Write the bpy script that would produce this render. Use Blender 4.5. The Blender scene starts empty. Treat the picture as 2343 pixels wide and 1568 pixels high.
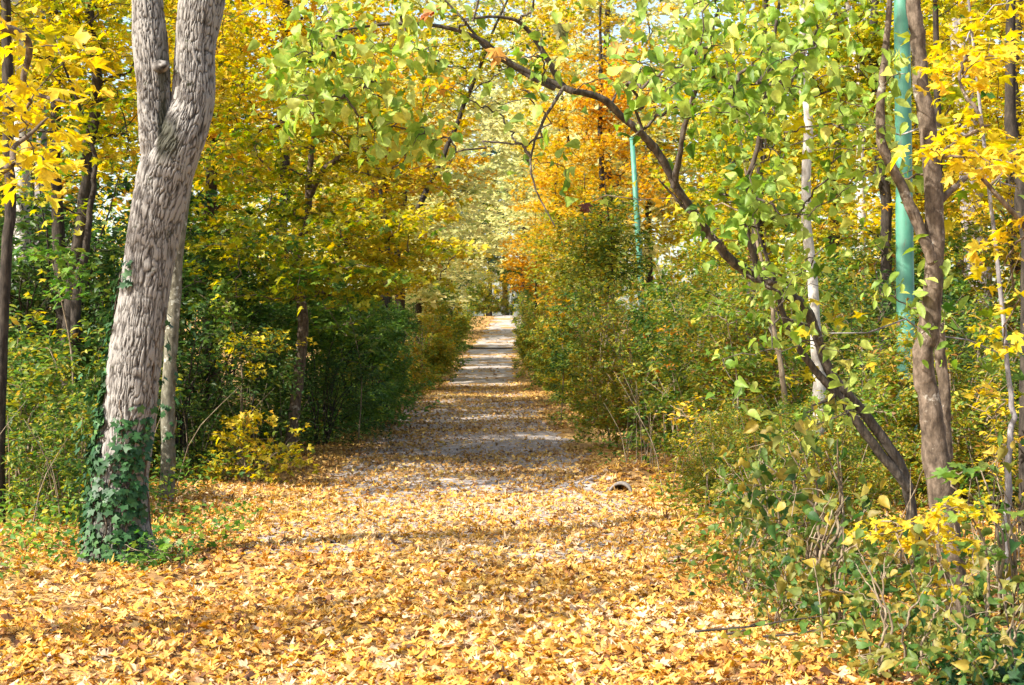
import bpy, math
import numpy as np
from mathutils import Vector

rng = np.random.default_rng(11)
R = math.radians
scene = bpy.context.scene
col = scene.collection

# ------------------------------------------------------------------ camera, sky, sun, exposure
cam_d = bpy.data.cameras.new('camera')
cam = bpy.data.objects.new('camera', cam_d)
col.objects.link(cam)
cam.location = (0, 0, 1.6)
cam.rotation_euler = (R(90 - 0.23), 0, 0)
cam_d.sensor_width = 23.6
cam_d.lens = 35.27
cam_d.clip_start = 0.1
cam_d.clip_end = 2000
cam_d.dof.use_dof = True
cam_d.dof.focus_distance = 12.5
cam_d.dof.aperture_fstop = 5.0
scene.camera = cam

SUN = np.array([-0.87, -0.50, 0.0])
SUN /= np.linalg.norm(SUN)
ELEV = R(41)
to_sun = Vector((SUN[0] * math.cos(ELEV), SUN[1] * math.cos(ELEV), math.sin(ELEV)))

world = bpy.data.worlds.new("World")
scene.world = world
world.use_nodes = True
wn = world.node_tree
wn.nodes.clear()
sky = wn.nodes.new('ShaderNodeTexSky')
sky.sky_type = 'NISHITA'
sky.sun_disc = False
sky.sun_elevation = ELEV
sky.sun_rotation = math.atan2(to_sun.x, to_sun.y)
sky.air_density = 1.0
sky.dust_density = 2.5
sky.ozone_density = 0.4
bg = wn.nodes.new('ShaderNodeBackground')
bg.inputs[1].default_value = 0.15
wo = wn.nodes.new('ShaderNodeOutputWorld')
wn.links.new(sky.outputs[0], bg.inputs[0])
wn.links.new(bg.outputs[0], wo.inputs[0])

sun_d = bpy.data.lights.new('sun', 'SUN')
sun_d.energy = 5.0
sun_d.angle = R(0.55)
sun_d.color = (1.0, 0.94, 0.84)
sun = bpy.data.objects.new('sun', sun_d)
col.objects.link(sun)
sun.rotation_euler = to_sun.to_track_quat('Z', 'Y').to_euler()
sun.location = (-20, -15, 25)

scene.view_settings.view_transform = 'Standard'
scene.view_settings.look = 'None'
scene.view_settings.exposure = 1.3
scene.view_settings.gamma = 1.0
scene.cycles.max_bounces = 8
scene.cycles.diffuse_bounces = 4
scene.cycles.transmission_bounces = 6
scene.cycles.use_denoising = True

# ------------------------------------------------------------------ helpers
FPX = 3500.0


def W(px, py, D):
    """a spot seen at (px, py) of a 2342 x 1568 view, D metres away -> metres"""
    return np.array([(px - 1171) / FPX * D, D, 1.6 - (py - 770) / FPX * D])


def norm(a):
    return a / np.maximum(np.linalg.norm(a, axis=-1, keepdims=True), 1e-9)


def sstep(a, b, x):
    t = np.clip((x - a) / (b - a), 0, 1)
    return t * t * (3 - 2 * t)


PC_Y = [0, 16, 33, 46, 80, 112, 140, 200]
PC_X = [-0.2, -0.55, -0.9, -1.0, -1.15, -0.2, 2.5, 9]
PW_Y = [0, 12, 17, 33, 46, 80, 200]
PW_X = [2.3, 1.9, 1.75, 1.75, 1.3, 1.25, 1.2]


def path_c(y):
    return np.interp(y, PC_Y, PC_X)


def path_w(y):
    return np.interp(y, PW_Y, PW_X)


def ground_z(x, y):
    x = np.asarray(x, float)
    y = np.asarray(y, float)
    s = np.clip((y - 42) / 60, 0, 1.2)
    z = 2.1 * s ** 2.2
    z = z + 0.35 * sstep(1.8, 5.0, x) * sstep(9, 14, y)
    z = z + 0.25 * sstep(3.6, 7.0, -x) * sstep(10, 15, y)
    z = z + 0.27 * np.exp(-(((x - 1.25) / 0.55) ** 2 + ((y - 16.15) / 0.6) ** 2))
    z = z + 0.022 * np.sin(x * 1.7 + y * .9) + 0.018 * np.sin(y * 2.3 - x * 1.1) + 0.012 * np.sin(x * 4.1) * np.sin(y * 3.3)
    far = sstep(130, 260, np.hypot(x, y))
    return z + far * 1.5 * np.sin(x * .02) * np.cos(y * .017)


class Noise3:
    def __init__(self, seed, n=7, freq=1.0):
        r = np.random.default_rng(seed)
        self.k = norm(r.normal(size=(n, 3))) * freq * r.uniform(.6, 1.7, (n, 1))
        self.p = r.uniform(0, 6.28, n)

    def __call__(self, P):
        return np.sin(P @ self.k.T + self.p).sum(1) / math.sqrt(len(self.p) / 2)


def vnoise2(u, v, nu, seed):
    """value noise, periodic in u with nu cells"""
    r = np.random.default_rng(seed)
    tab = r.random((nu, 512))
    u = np.mod(u, nu)
    iu = np.floor(u).astype(int)
    iv = np.floor(v).astype(int)
    fu = u - iu
    fv = v - iv
    fu = fu * fu * (3 - 2 * fu)
    fv = fv * fv * (3 - 2 * fv)
    g = lambda a, b: tab[np.mod(a, nu), np.mod(b, 512)]
    return (g(iu, iv) * (1 - fu) + g(iu + 1, iv) * fu) * (1 - fv) + (g(iu, iv + 1) * (1 - fu) + g(iu + 1, iv + 1) * fu) * fv


def make_mesh(name, V, tris=None, quads=None, mat=None, fcol=None, smooth=False, vattr=None):
    me = bpy.data.meshes.new(name)
    V = np.asarray(V, np.float32)
    nt = 0 if tris is None else len(tris)
    nq = 0 if quads is None else len(quads)
    parts, starts, tot = [], [], []
    if nt:
        parts.append(np.asarray(tris).ravel())
        starts.append(np.arange(nt) * 3)
        tot.append(np.full(nt, 3))
    if nq:
        parts.append(np.asarray(quads).ravel())
        starts.append(nt * 3 + np.arange(nq) * 4)
        tot.append(np.full(nq, 4))
    loops = np.concatenate(parts).astype(np.int32)
    me.vertices.add(len(V))
    me.vertices.foreach_set('co', V.ravel())
    me.loops.add(len(loops))
    me.loops.foreach_set('vertex_index', loops)
    me.polygons.add(nt + nq)
    me.polygons.foreach_set('loop_start', np.concatenate(starts).astype(np.int32))
    me.polygons.foreach_set('loop_total', np.concatenate(tot).astype(np.int32))
    if smooth:
        me.polygons.foreach_set('use_smooth', np.ones(nt + nq, bool))
    if fcol is not None:
        a = me.attributes.new('leaf_color', 'FLOAT_COLOR', 'FACE')
        c = np.ones((nt + nq, 4), np.float32)
        c[:, :3] = fcol
        a.data.foreach_set('color', c.ravel())
    if vattr is not None:
        for k, arr in vattr.items():
            a = me.attributes.new(k, 'FLOAT', 'POINT')
            a.data.foreach_set('value', np.asarray(arr, np.float32))
    me.update(calc_edges=True)
    if mat is not None:
        me.materials.append(mat)
    return me


def link(name, me, parent=None, loc=None):
    o = bpy.data.objects.new(name, me)
    col.objects.link(o)
    if parent is not None:
        o.parent = parent
    if loc is not None:
        o.location = loc
    return o


def thing(name, label, cat, loc, group=None):
    o = bpy.data.objects.new(name, None)
    o.empty_display_size = 0.2
    col.objects.link(o)
    o.location = loc
    o['label'] = label
    o['category'] = cat
    if group:
        o['group'] = group
    return o


def tag(o, label, cat, group=None, kind=None):
    if label:
        o['label'] = label
    if cat:
        o['category'] = cat
    if group:
        o['group'] = group
    if kind:
        o['kind'] = kind
    return o


def copy_thing(root, label, loc, rz=0.0, sc=1.0, group=None):
    r = root.copy()
    col.objects.link(r)
    r.location = loc
    r.rotation_euler = (0, 0, rz)
    r.scale = (sc, sc, sc)
    r['label'] = label
    if group:
        r['group'] = group
    for ch in [o for o in list(col.objects) if o.parent == root]:
        c = ch.copy()
        col.objects.link(c)
        c.parent = r
    return r


# ------------------------------------------------------------------ materials
def new_mat(name):
    m = bpy.data.materials.new(name)
    m.use_nodes = True
    nt = m.node_tree
    nt.nodes.clear()
    out = nt.nodes.new('ShaderNodeOutputMaterial')
    return m, nt, out


def leaf_mat(name, transl=0.42, rough=0.5, spec=0.35, tsat=1.1):
    m, nt, out = new_mat(name)
    at = nt.nodes.new('ShaderNodeAttribute')
    at.attribute_name = 'leaf_color'
    tc = nt.nodes.new('ShaderNodeTexCoord')
    nz = nt.nodes.new('ShaderNodeTexNoise')
    nz.inputs['Scale'].default_value = 45
    nz.inputs['Detail'].default_value = 3
    nt.links.new(tc.outputs['Object'], nz.inputs['Vector'])
    mr = nt.nodes.new('ShaderNodeMapRange')
    mr.inputs[1].default_value = 0.3
    mr.inputs[2].default_value = 0.7
    mr.inputs[3].default_value = 0.78
    mr.inputs[4].default_value = 1.18
    nt.links.new(nz.outputs['Fac'], mr.inputs[0])
    mul = nt.nodes.new('ShaderNodeVectorMath')
    mul.operation = 'SCALE'
    nt.links.new(at.outputs['Color'], mul.inputs[0])
    nt.links.new(mr.outputs[0], mul.inputs['Scale'])
    pb = nt.nodes.new('ShaderNodeBsdfPrincipled')
    pb.inputs['Roughness'].default_value = rough
    pb.inputs['Specular IOR Level'].default_value = spec
    nt.links.new(mul.outputs[0], pb.inputs['Base Color'])
    hs = nt.nodes.new('ShaderNodeHueSaturation')
    hs.inputs['Saturation'].default_value = tsat
    hs.inputs['Value'].default_value = 1.2
    nt.links.new(mul.outputs[0], hs.inputs['Color'])
    tr = nt.nodes.new('ShaderNodeBsdfTranslucent')
    nt.links.new(hs.outputs[0], tr.inputs['Color'])
    mx = nt.nodes.new('ShaderNodeMixShader')
    mx.inputs[0].default_value = transl
    nt.links.new(pb.outputs[0], mx.inputs[1])
    nt.links.new(tr.outputs[0], mx.inputs[2])
    nt.links.new(mx.outputs[0], out.inputs[0])
    return m


def bark_mat(name, c_dark, c_mid, c_light, scale=14, stretch=0.22, bump=0.5, lichen=None, lichen_amt=0.55, ridge=False):
    m, nt, out = new_mat(name)
    tc = nt.nodes.new('ShaderNodeTexCoord')
    mp = nt.nodes.new('ShaderNodeMapping')
    mp.inputs['Scale'].default_value = (1, 1, stretch)
    nt.links.new(tc.outputs['Object'], mp.inputs[0])
    nz = nt.nodes.new('ShaderNodeTexNoise')
    nz.inputs['Scale'].default_value = scale
    nz.inputs['Detail'].default_value = 6
    nz.inputs['Roughness'].default_value = 0.65
    nt.links.new(mp.outputs[0], nz.inputs['Vector'])
    ramp = nt.nodes.new('ShaderNodeValToRGB')
    ramp.color_ramp.elements[0].position = 0.3
    ramp.color_ramp.elements[0].color = (*c_dark, 1)
    ramp.color_ramp.elements[1].position = 0.72
    ramp.color_ramp.elements[1].color = (*c_light, 1)
    e = ramp.color_ramp.elements.new(0.5)
    e.color = (*c_mid, 1)
    src = nz.outputs['Fac']
    if ridge:
        at = nt.nodes.new('ShaderNodeAttribute')
        at.attribute_name = 'ridge'
        ad = nt.nodes.new('ShaderNodeMath')
        ad.operation = 'MULTIPLY_ADD'
        ad.inputs[1].default_value = 0.55
        nt.links.new(at.outputs['Fac'], ad.inputs[0])
        m2 = nt.nodes.new('ShaderNodeMath')
        m2.operation = 'MULTIPLY'
        m2.inputs[1].default_value = 0.5
        nt.links.new(nz.outputs['Fac'], m2.inputs[0])
        nt.links.new(m2.outputs[0], ad.inputs[2])
        src = ad.outputs[0]
    nt.links.new(src, ramp.inputs[0])
    colr = ramp.outputs[0]
    if ridge:
        am = nt.nodes.new('ShaderNodeAttribute')
        am.attribute_name = 'moss'
        mm = nt.nodes.new('ShaderNodeMixRGB')
        mm.inputs[2].default_value = (.035, .036, .02, 1)
        nt.links.new(am.outputs['Fac'], mm.inputs[0])
        nt.links.new(colr, mm.inputs[1])
        colr = mm.outputs[0]
    if lichen is not None:
        n2 = nt.nodes.new('ShaderNodeTexNoise')
        n2.inputs['Scale'].default_value = 9
        n2.inputs['Detail'].default_value = 5
        n2.inputs['Roughness'].default_value = 0.7
        nt.links.new(tc.outputs['Object'], n2.inputs['Vector'])
        r2 = nt.nodes.new('ShaderNodeValToRGB')
        r2.color_ramp.elements[0].position = lichen_amt
        r2.color_ramp.elements[0].color = (0, 0, 0, 1)
        r2.color_ramp.elements[1].position = lichen_amt + 0.08
        r2.color_ramp.elements[1].color = (1, 1, 1, 1)
        nt.links.new(n2.outputs['Fac'], r2.inputs[0])
        mx = nt.nodes.new('ShaderNodeMixRGB')
        mx.inputs[2].default_value = (*lichen, 1)
        nt.links.new(r2.outputs[0], mx.inputs[0])
        nt.links.new(colr, mx.inputs[1])
        colr = mx.outputs[0]
    pb = nt.nodes.new('ShaderNodeBsdfPrincipled')
    pb.inputs['Roughness'].default_value = 0.9
    pb.inputs['Specular IOR Level'].default_value = 0.2
    nt.links.new(colr, pb.inputs['Base Color'])
    bp = nt.nodes.new('ShaderNodeBump')
    bp.inputs['Strength'].default_value = bump
    bp.inputs['Distance'].default_value = 0.02
    nt.links.new(nz.outputs['Fac'], bp.inputs['Height'])
    nt.links.new(bp.outputs[0], pb.inputs['Normal'])
    nt.links.new(pb.outputs[0], out.inputs[0])
    return m


def noise_mat(name, cols, scale, rough=0.95, bump=0.3, scale2=None):
    m, nt, out = new_mat(name)
    tc = nt.nodes.new('ShaderNodeTexCoord')
    nz = nt.nodes.new('ShaderNodeTexNoise')
    nz.inputs['Scale'].default_value = scale
    nz.inputs['Detail'].default_value = 8
    nz.inputs['Roughness'].default_value = 0.7
    nt.links.new(tc.outputs['Object'], nz.inputs['Vector'])
    n2 = nt.nodes.new('ShaderNodeTexNoise')
    n2.inputs['Scale'].default_value = scale2 or scale * .07
    n2.inputs['Detail'].default_value = 3
    nt.links.new(tc.outputs['Object'], n2.inputs['Vector'])
    ad = nt.nodes.new('ShaderNodeMath')
    ad.operation = 'MULTIPLY_ADD'
    ad.inputs[1].default_value = 0.5
    h = nt.nodes.new('ShaderNodeMath')
    h.operation = 'MULTIPLY'
    h.inputs[1].default_value = 0.5
    nt.links.new(n2.outputs['Fac'], h.inputs[0])
    nt.links.new(nz.outputs['Fac'], ad.inputs[0])
    nt.links.new(h.outputs[0], ad.inputs[2])
    ramp = nt.nodes.new('ShaderNodeValToRGB')
    n = len(cols)
    ramp.color_ramp.elements[0].position = 0.33
    ramp.color_ramp.elements[0].color = (*cols[0], 1)
    ramp.color_ramp.elements[1].position = 0.67
    ramp.color_ramp.elements[1].color = (*cols[-1], 1)
    for i in range(1, n - 1):
        e = ramp.color_ramp.elements.new(0.33 + 0.34 * i / (n - 1))
        e.color = (*cols[i], 1)
    nt.links.new(ad.outputs[0], ramp.inputs[0])
    pb = nt.nodes.new('ShaderNodeBsdfPrincipled')
    pb.inputs['Roughness'].default_value = rough
    pb.inputs['Specular IOR Level'].default_value = 0.2
    nt.links.new(ramp.outputs[0], pb.inputs['Base Color'])
    bp = nt.nodes.new('ShaderNodeBump')
    bp.inputs['Strength'].default_value = bump
    bp.inputs['Distance'].default_value = 0.02
    nt.links.new(nz.outputs['Fac'], bp.inputs['Height'])
    nt.links.new(bp.outputs[0], pb.inputs['Normal'])
    nt.links.new(pb.outputs[0], out.inputs[0])
    return m


M_leaf = leaf_mat('leaf', 0.5)
M_litter = leaf_mat('dry_leaf', 0.22, 0.6, 0.3, 1.1)
M_ivy = leaf_mat('ivy_leaf', 0.2, 0.48, 0.3, 1.1)
M_needle = leaf_mat('needle', 0.2, 0.6, 0.2, 1.0)
M_hero = bark_mat('grey_ridged_bark', (0.02, 0.017, 0.014), (0.11, 0.10, 0.09), (0.26, 0.245, 0.225), 22, 0.35, 0.5, (0.05, 0.052, 0.03), 0.62, ridge=True)
M_lichen = bark_mat('lichen_bark', (0.05, 0.045, 0.03), (0.13, 0.12, 0.085), (0.23, 0.215, 0.165), 25, 0.5, 0.5, (0.42, 0.42, 0.35), 0.56)
M_dark = bark_mat('dark_bark', (0.012, 0.010, 0.008), (0.035, 0.028, 0.022), (0.075, 0.06, 0.045), 30, 0.3, 0.5)
M_brown = bark_mat('brown_bark', (0.03, 0.021, 0.015), (0.10, 0.074, 0.052), (0.21, 0.16, 0.12), 30, 0.5, 0.5, (0.34, 0.31, 0.26), 0.6)
M_lilac = bark_mat('lilac_bark', (0.026, 0.021, 0.017), (0.07, 0.056, 0.044), (0.17, 0.14, 0.115), 35, 0.3, 0.5, (0.2, 0.19, 0.15), 0.66)
M_pale = bark_mat('pale_bark', (0.22, 0.20, 0.17), (0.42, 0.39, 0.34), (0.6, 0.57, 0.52), 16, 0.5, 0.4)
M_greybark = bark_mat('grey_bark', (0.07, 0.06, 0.06), (0.22, 0.20, 0.20), (0.4, 0.37, 0.37), 16, 0.3, 0.5)
M_stem = bark_mat('dry_stem', (0.10, 0.07, 0.045), (0.19, 0.145, 0.095), (0.33, 0.27, 0.19), 30, 0.3, 0.2)

# ------------------------------------------------------------------ leaf shapes
def fan(outline, centre=(0, 0), z=None):
    pts = np.array([(centre[0], centre[1], 0.0)] + [(a, b, 0.0) for a, b in outline])
    n = len(outline)
    tris = np.array([(0, 1 + i, 1 + (i + 1) % n) for i in range(n)])
    if z is not None:
        pts[:, 2] = z(pts[:, 0], pts[:, 1])
    return pts, tris


def polar(half):
    right = [(r * math.sin(R(a)), r * math.cos(R(a))) for a, r in half]
    left = [(-x, y) for x, y in reversed(right) if abs(x) > 1e-6]
    return right + left


MAPLE_HI = [(0, 1.0), (10, .78), (16, .80), (24, .46), (36, .62), (44, .66), (51, .95), (57, .72), (66, .70), (82, .42), (96, .58), (108, .70), (116, .55), (130, .38), (150, .34), (172, .12)]
MAPLE_LO = [(0, 1.0), (24, .46), (50, .93), (80, .42), (110, .68), (150, .32)]


def warp_set(outline, n, amp, seed, centre=(0, 0)):
    r = np.random.default_rng(seed)
    res = []
    for k in range(n):
        a, b, c, d = r.normal(0, 1, 4) * amp
        ph = r.uniform(0, 6.28, 2)
        o = [(x * (1 + r.normal(0, .06)), y * (1 + r.normal(0, .06))) for x, y in outline]
        res.append(fan(o, centre, lambda x, y: a * (x * x + y * y) + b * np.abs(x) + c * x * y + d * np.sin(3 * x + ph[0]) * np.cos(3 * y + ph[1])))
    return res


ova = [(0, -.8), (.27, -.5), (.4, 0), (.28, .5), (0, 1.0), (-.28, .5), (-.4, 0), (-.27, -.5)]
T_MAPLE = warp_set(polar(MAPLE_HI), 6, 0.22, 1)
T_MAPLE_LO = warp_set(polar(MAPLE_LO), 6, 0.22, 2)
T_LITTER = warp_set(polar(MAPLE_HI), 8, 0.3, 3) + warp_set(polar(MAPLE_HI), 6, 0.48, 31) + warp_set([(x * .6, y) for x, y in polar(MAPLE_LO)], 4, .5, 32) + [fan([(x * .8, y) for x, y in ova], (0, 0), lambda x, y: .7 * np.abs(x) - .3 * y * y)]
T_LITTER_LO = warp_set(polar(MAPLE_LO), 6, 0.3, 4) + warp_set(polar(MAPLE_LO), 4, 0.48, 41) + warp_set([(x * .6, y) for x, y in polar(MAPLE_LO)], 3, .5, 42)
heart = [(0, -.42), (.2, -.52), (.42, -.36), (.52, -.06), (.44, .26), (.22, .66), (0, 1.05)]
heart = heart + [(-x, y) for x, y in reversed(heart[1:-1])]
T_HEART = [fan(heart, (0, 0), (lambda f, c: (lambda x, y: f * np.abs(x) - c * y * y))(f, c)) for f, c in ((.3, .25), (.55, .4), (.15, .5), (.4, .1), (.7, .2))]
T_OVAL = [fan(ova, (0, 0), (lambda f, c: (lambda x, y: f * np.abs(x) - c * y * y))(f, c)) for f, c in ((.3, .2), (.5, .1), (.1, .3))]
T_IVY = warp_set(polar([(0, 1.0), (28, .5), (58, .82), (92, .46), (128, .55), (165, .2)]), 4, 0.12, 5)


def rhomb(f, w):
    return np.array([(0, 1, 0), (w, .1, f), (0, -.85, 0), (-w, .05, f)], float), np.array([(0, 2, 1), (0, 3, 2)])


T_SIMPLE = [rhomb(.12, .5), rhomb(.3, .55), rhomb(-.1, .45), rhomb(.2, .62)]
T_NEEDLE = [rhomb(.03, .07), rhomb(.05, .09)]


def leaves(tmpl, P, Nrm, T, S, C):
    """a leaf at every P: normal, tip direction, size, colour -> vertices, triangles, triangle colours"""
    N = len(P)
    Nrm = norm(Nrm)
    T = norm(T - (T * Nrm).sum(1, keepdims=True) * Nrm)
    X = np.cross(T, Nrm)
    pick = rng.integers(0, len(tmpl), N)
    VV, FF, CC, off = [], [], [], 0
    for k, (tv, tf) in enumerate(tmpl):
        I = np.where(pick == k)[0]
        if not len(I):
            continue
        n, m = len(I), len(tv)
        v = (tv[None, :, 0, None] * X[I][:, None] + tv[None, :, 1, None] * T[I][:, None] + tv[None, :, 2, None] * Nrm[I][:, None])
        v = v * S[I][:, None, None] + P[I][:, None]
        VV.append(v.reshape(-1, 3))
        f = tf[None] + (np.arange(n) * m)[:, None, None] + off
        FF.append(f.reshape(-1, 3))
        CC.append(np.repeat(C[I], len(tf), 0))
        off += n * m
    return np.concatenate(VV), np.concatenate(FF), np.concatenate(CC)


# leaf colours (linear reflectance, 'pale' apart), from the greenest to the most turned
PALS = {
    'maple_mix': [(.05, .14, .02), (.13, .22, .025), (.34, .35, .025), (.54, .44, .025), (.64, .44, .025), (.60, .29, .02)],
    'maple_green': [(.03, .09, .02), (.06, .15, .02), (.14, .22, .02), (.34, .33, .02), (.55, .40, .02)],
    'gold': [(.38, .38, .03), (.58, .48, .03), (.68, .52, .04), (.72, .50, .05), (.66, .38, .03)],
    'orange': [(.36, .32, .03), (.62, .43, .03), (.68, .40, .03), (.66, .31, .02), (.52, .18, .02)],
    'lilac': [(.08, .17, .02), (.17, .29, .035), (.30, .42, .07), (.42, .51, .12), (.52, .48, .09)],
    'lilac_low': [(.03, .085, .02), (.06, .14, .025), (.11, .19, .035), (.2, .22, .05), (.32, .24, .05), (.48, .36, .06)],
    'hedge': [(.02, .06, .015), (.04, .11, .02), (.08, .16, .03), (.17, .24, .04), (.38, .36, .04), (.42, .26, .03)],
    'hedge_green': [(.035, .09, .02), (.07, .16, .03), (.12, .22, .04), (.20, .28, .04), (.42, .38, .04)],
    'olive': [(.03, .08, .015), (.06, .14, .02), (.11, .2, .03), (.18, .26, .04), (.36, .35, .04), (.44, .32, .04), (.30, .14, .03)],
    'pale': [(.26, .36, .13), (.46, .50, .20), (.64, .62, .28), (.74, .69, .34), (.70, .58, .2)],  # sun glare and far haze are painted into these leaf colours
    'conifer': [(.03, .075, .055), (.055, .12, .085), (.09, .17, .12)],
    'ivy': [(.014, .05, .016), (.024, .08, .022), (.045, .12, .03), (.09, .19, .05)],
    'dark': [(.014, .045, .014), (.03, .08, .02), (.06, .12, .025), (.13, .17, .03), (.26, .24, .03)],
    'litter': [(.09, .04, .02), (.22, .10, .04), (.44, .19, .035), (.58, .30, .05), (.63, .37, .065), (.65, .42, .15), (.63, .45, .27)],
    'litter_path': [(.13, .075, .045), (.28, .15, .06), (.45, .24, .06), (.55, .36, .12), (.62, .42, .1)],
    'herb': [(.04, .12, .02), (.08, .2, .03), (.16, .28, .04), (.3, .34, .05), (.5, .42, .05)],
}


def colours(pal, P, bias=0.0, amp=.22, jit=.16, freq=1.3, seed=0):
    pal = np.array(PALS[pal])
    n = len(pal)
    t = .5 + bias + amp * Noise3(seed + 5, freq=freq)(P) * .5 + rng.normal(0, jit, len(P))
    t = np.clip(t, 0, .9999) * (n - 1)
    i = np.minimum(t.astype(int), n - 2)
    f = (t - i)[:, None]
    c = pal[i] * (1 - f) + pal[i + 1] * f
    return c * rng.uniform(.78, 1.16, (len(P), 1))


# ------------------------------------------------------------------ trunks and twigs
def tube_arrays(polys):
    VV, QQ, TT, off = [], [], [], 0
    for pts, rad, sides in polys:
        pts = np.asarray(pts, float)
        n = len(pts)
        tan = norm(np.gradient(pts, axis=0))
        up = np.array([0, 0, 1.0]) if abs(tan[0, 2]) < .9 else np.array([0, 1.0, 0])
        a = np.empty((n, 3))
        v = up
        for i in range(n):
            v = v - tan[i] * (v @ tan[i])
            v = v / max(np.linalg.norm(v), 1e-9)
            a[i] = v
        b = np.cross(tan, a)
        th = np.arange(sides) / sides * 2 * math.pi
        ring = np.cos(th)[None, :, None] * a[:, None] + np.sin(th)[None, :, None] * b[:, None]
        rr_ = np.repeat(np.asarray(rad, float)[:, None], sides, 1)
        if sides >= 10 and n >= 12:
            tb = rng.normal(0, 1, (n // 2 + 2, sides // 2 + 1))
            iv = np.arange(n) / 2
            k0 = iv.astype(int)
            fr = (iv - k0)[:, None]
            row = tb[k0] * (1 - fr) + tb[k0 + 1] * fr
            jj = np.arange(sides) / 2
            j0 = jj.astype(int) % tb.shape[1]
            j1 = (j0 + 1) % (sides // 2)
            fj = (jj - jj.astype(int))[None]
            j0 = j0 % (sides // 2)
            rr_ = rr_ * (1 + .075 * (row[:, j0] * (1 - fj) + row[:, j1] * fj))
        VV.append((pts[:, None] + ring * rr_[..., None]).reshape(-1, 3))
        i = np.arange(n - 1)[:, None] * sides
        j = np.arange(sides)[None]
        k = (j + 1) % sides
        QQ.append(np.stack([i + j, i + k, i + sides + k, i + sides + j], -1).reshape(-1, 4) + off)
        e = off + (n - 1) * sides
        TT.append(np.array([(e, e + q, e + q + 1) for q in range(1, sides - 1)]))
        off += n * sides
    return np.concatenate(VV), np.concatenate(QQ), np.concatenate(TT)


def smooth_path(pts, rad, n):
    """Catmull-Rom through the points"""
    pts = np.asarray(pts, float)
    rad = np.asarray(rad, float)
    A = np.column_stack([pts, rad])
    A = np.vstack([2 * A[0] - A[1], A, 2 * A[-1] - A[-2]])
    seg = len(pts) - 1
    t = np.linspace(0, seg - 1e-6, n)
    i = t.astype(int)
    f = (t - i)[:, None]
    p0, p1, p2, p3 = A[i], A[i + 1], A[i + 2], A[i + 3]
    B = .5 * (2 * p1 + (p2 - p0) * f + (2 * p0 - 5 * p1 + 4 * p2 - p3) * f ** 2 + (3 * p1 - p0 - 3 * p2 + p3) * f ** 3)
    return B[:, :3], np.maximum(B[:, 3], .002)


class Skeleton:
    def __init__(self):
        self.P, self.par, self.can = [], [], []
        self.stems, self.twigs = [], []

    def stem(self, pts, rad, sides=10, n=24, grip_from=0.3, wob=0.0):
        p, r = smooth_path(pts, rad, n)
        if wob:
            p[1:-1] += np.cumsum(rng.normal(0, wob, (n - 2, 3)) * [1, 1, .2], 0) * .5 * np.hanning(n)[1:-1, None] ** .5
        self.stems.append((p, r, sides))
        par = -1
        for i in range(n):
            self.P.append(p[i])
            self.par.append(par)
            self.can.append(i / (n - 1) >= grip_from)
            par = len(self.P) - 1
        return p, r

    def grow(self, targets, up=.12, jit=.07, segs=5, low=.8, maxlen=9.0):
        C0 = np.array([p for p, c in zip(self.P, self.can) if c])
        d = np.linalg.norm(targets[:, None] - C0[None], axis=2).min(1)
        for T in targets[np.argsort(d)]:
            P = np.array(self.P)
            D = T - P
            dist = np.linalg.norm(D, axis=1)
            cost = dist * (1 + low * np.clip(-D[:, 2] / np.maximum(dist, .01), 0, 1)) + np.where(self.can, 0, 1e6)
            k = int(np.argmin(cost))
            L = dist[k]
            if L > maxlen or L < .04:
                continue
            t = np.linspace(0, 1, segs + 1)[1:, None]
            arch = np.array([0, 0, 1.0]) * up * L
            pts = P[k] + D[k] * t + arch * 4 * t * (1 - t) * .5 + rng.normal(0, jit * L, (segs, 3)) * (t * (1 - t) * 3) * [1, 1, .6]
            par = k
            ids = [k]
            for q in range(segs):
                self.P.append(pts[q])
                self.par.append(par)
                self.can.append(q >= 1)
                par = len(self.P) - 1
                ids.append(par)
            self.twigs.append(ids)

    def polys(self, r_tip=.003, power=.48, r_max=.08, sides=5):
        n = len(self.P)
        cnt = np.zeros(n)
        for tw in self.twigs:
            cnt[tw[-1]] += 1
        for i in range(n - 1, -1, -1):
            if self.par[i] >= 0:
                cnt[self.par[i]] += cnt[i]
        rad = np.minimum(r_tip * np.maximum(cnt, 1) ** power, r_max)
        res = []
        P = np.array(self.P)
        for tw in self.twigs:
            r = rad[tw].copy()
            r[0] = r[1]
            r[-1] *= .6
            res.append((P[tw], r, sides))
        return res

    def leaf_spots(self, per, sh, sv, droop=.3, t0=.2, flat=True):
        P = np.array(self.P)
        tw = np.array(self.twigs)
        Q = P[tw]
        m = Q.shape[1]
        n = len(tw) * per
        k = np.repeat(np.arange(len(tw)), per)
        t = rng.uniform(t0, 1, n) * (m - 1.001)
        i = t.astype(int)
        f = (t - i)[:, None]
        base = Q[k, i] * (1 - f) + Q[k, i + 1] * f
        tdir = norm(Q[k, i + 1] - Q[k, i])
        off = rng.normal(0, 1, (n, 3))
        off[:, 2] *= .25 if flat else 1
        off = norm(off) * (rng.uniform(0, 1, (n, 1)) ** .6)
        pos = base + off * [sh, sh, sv if flat else sh] + rng.normal(0, sv, (n, 1)) * [0, 0, 1]
        tip = norm(off * [1, 1, .2] + tdir * .6 + rng.normal(0, .3, (n, 3))) + np.array([0, 0, -droop])
        return pos, tip


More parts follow.
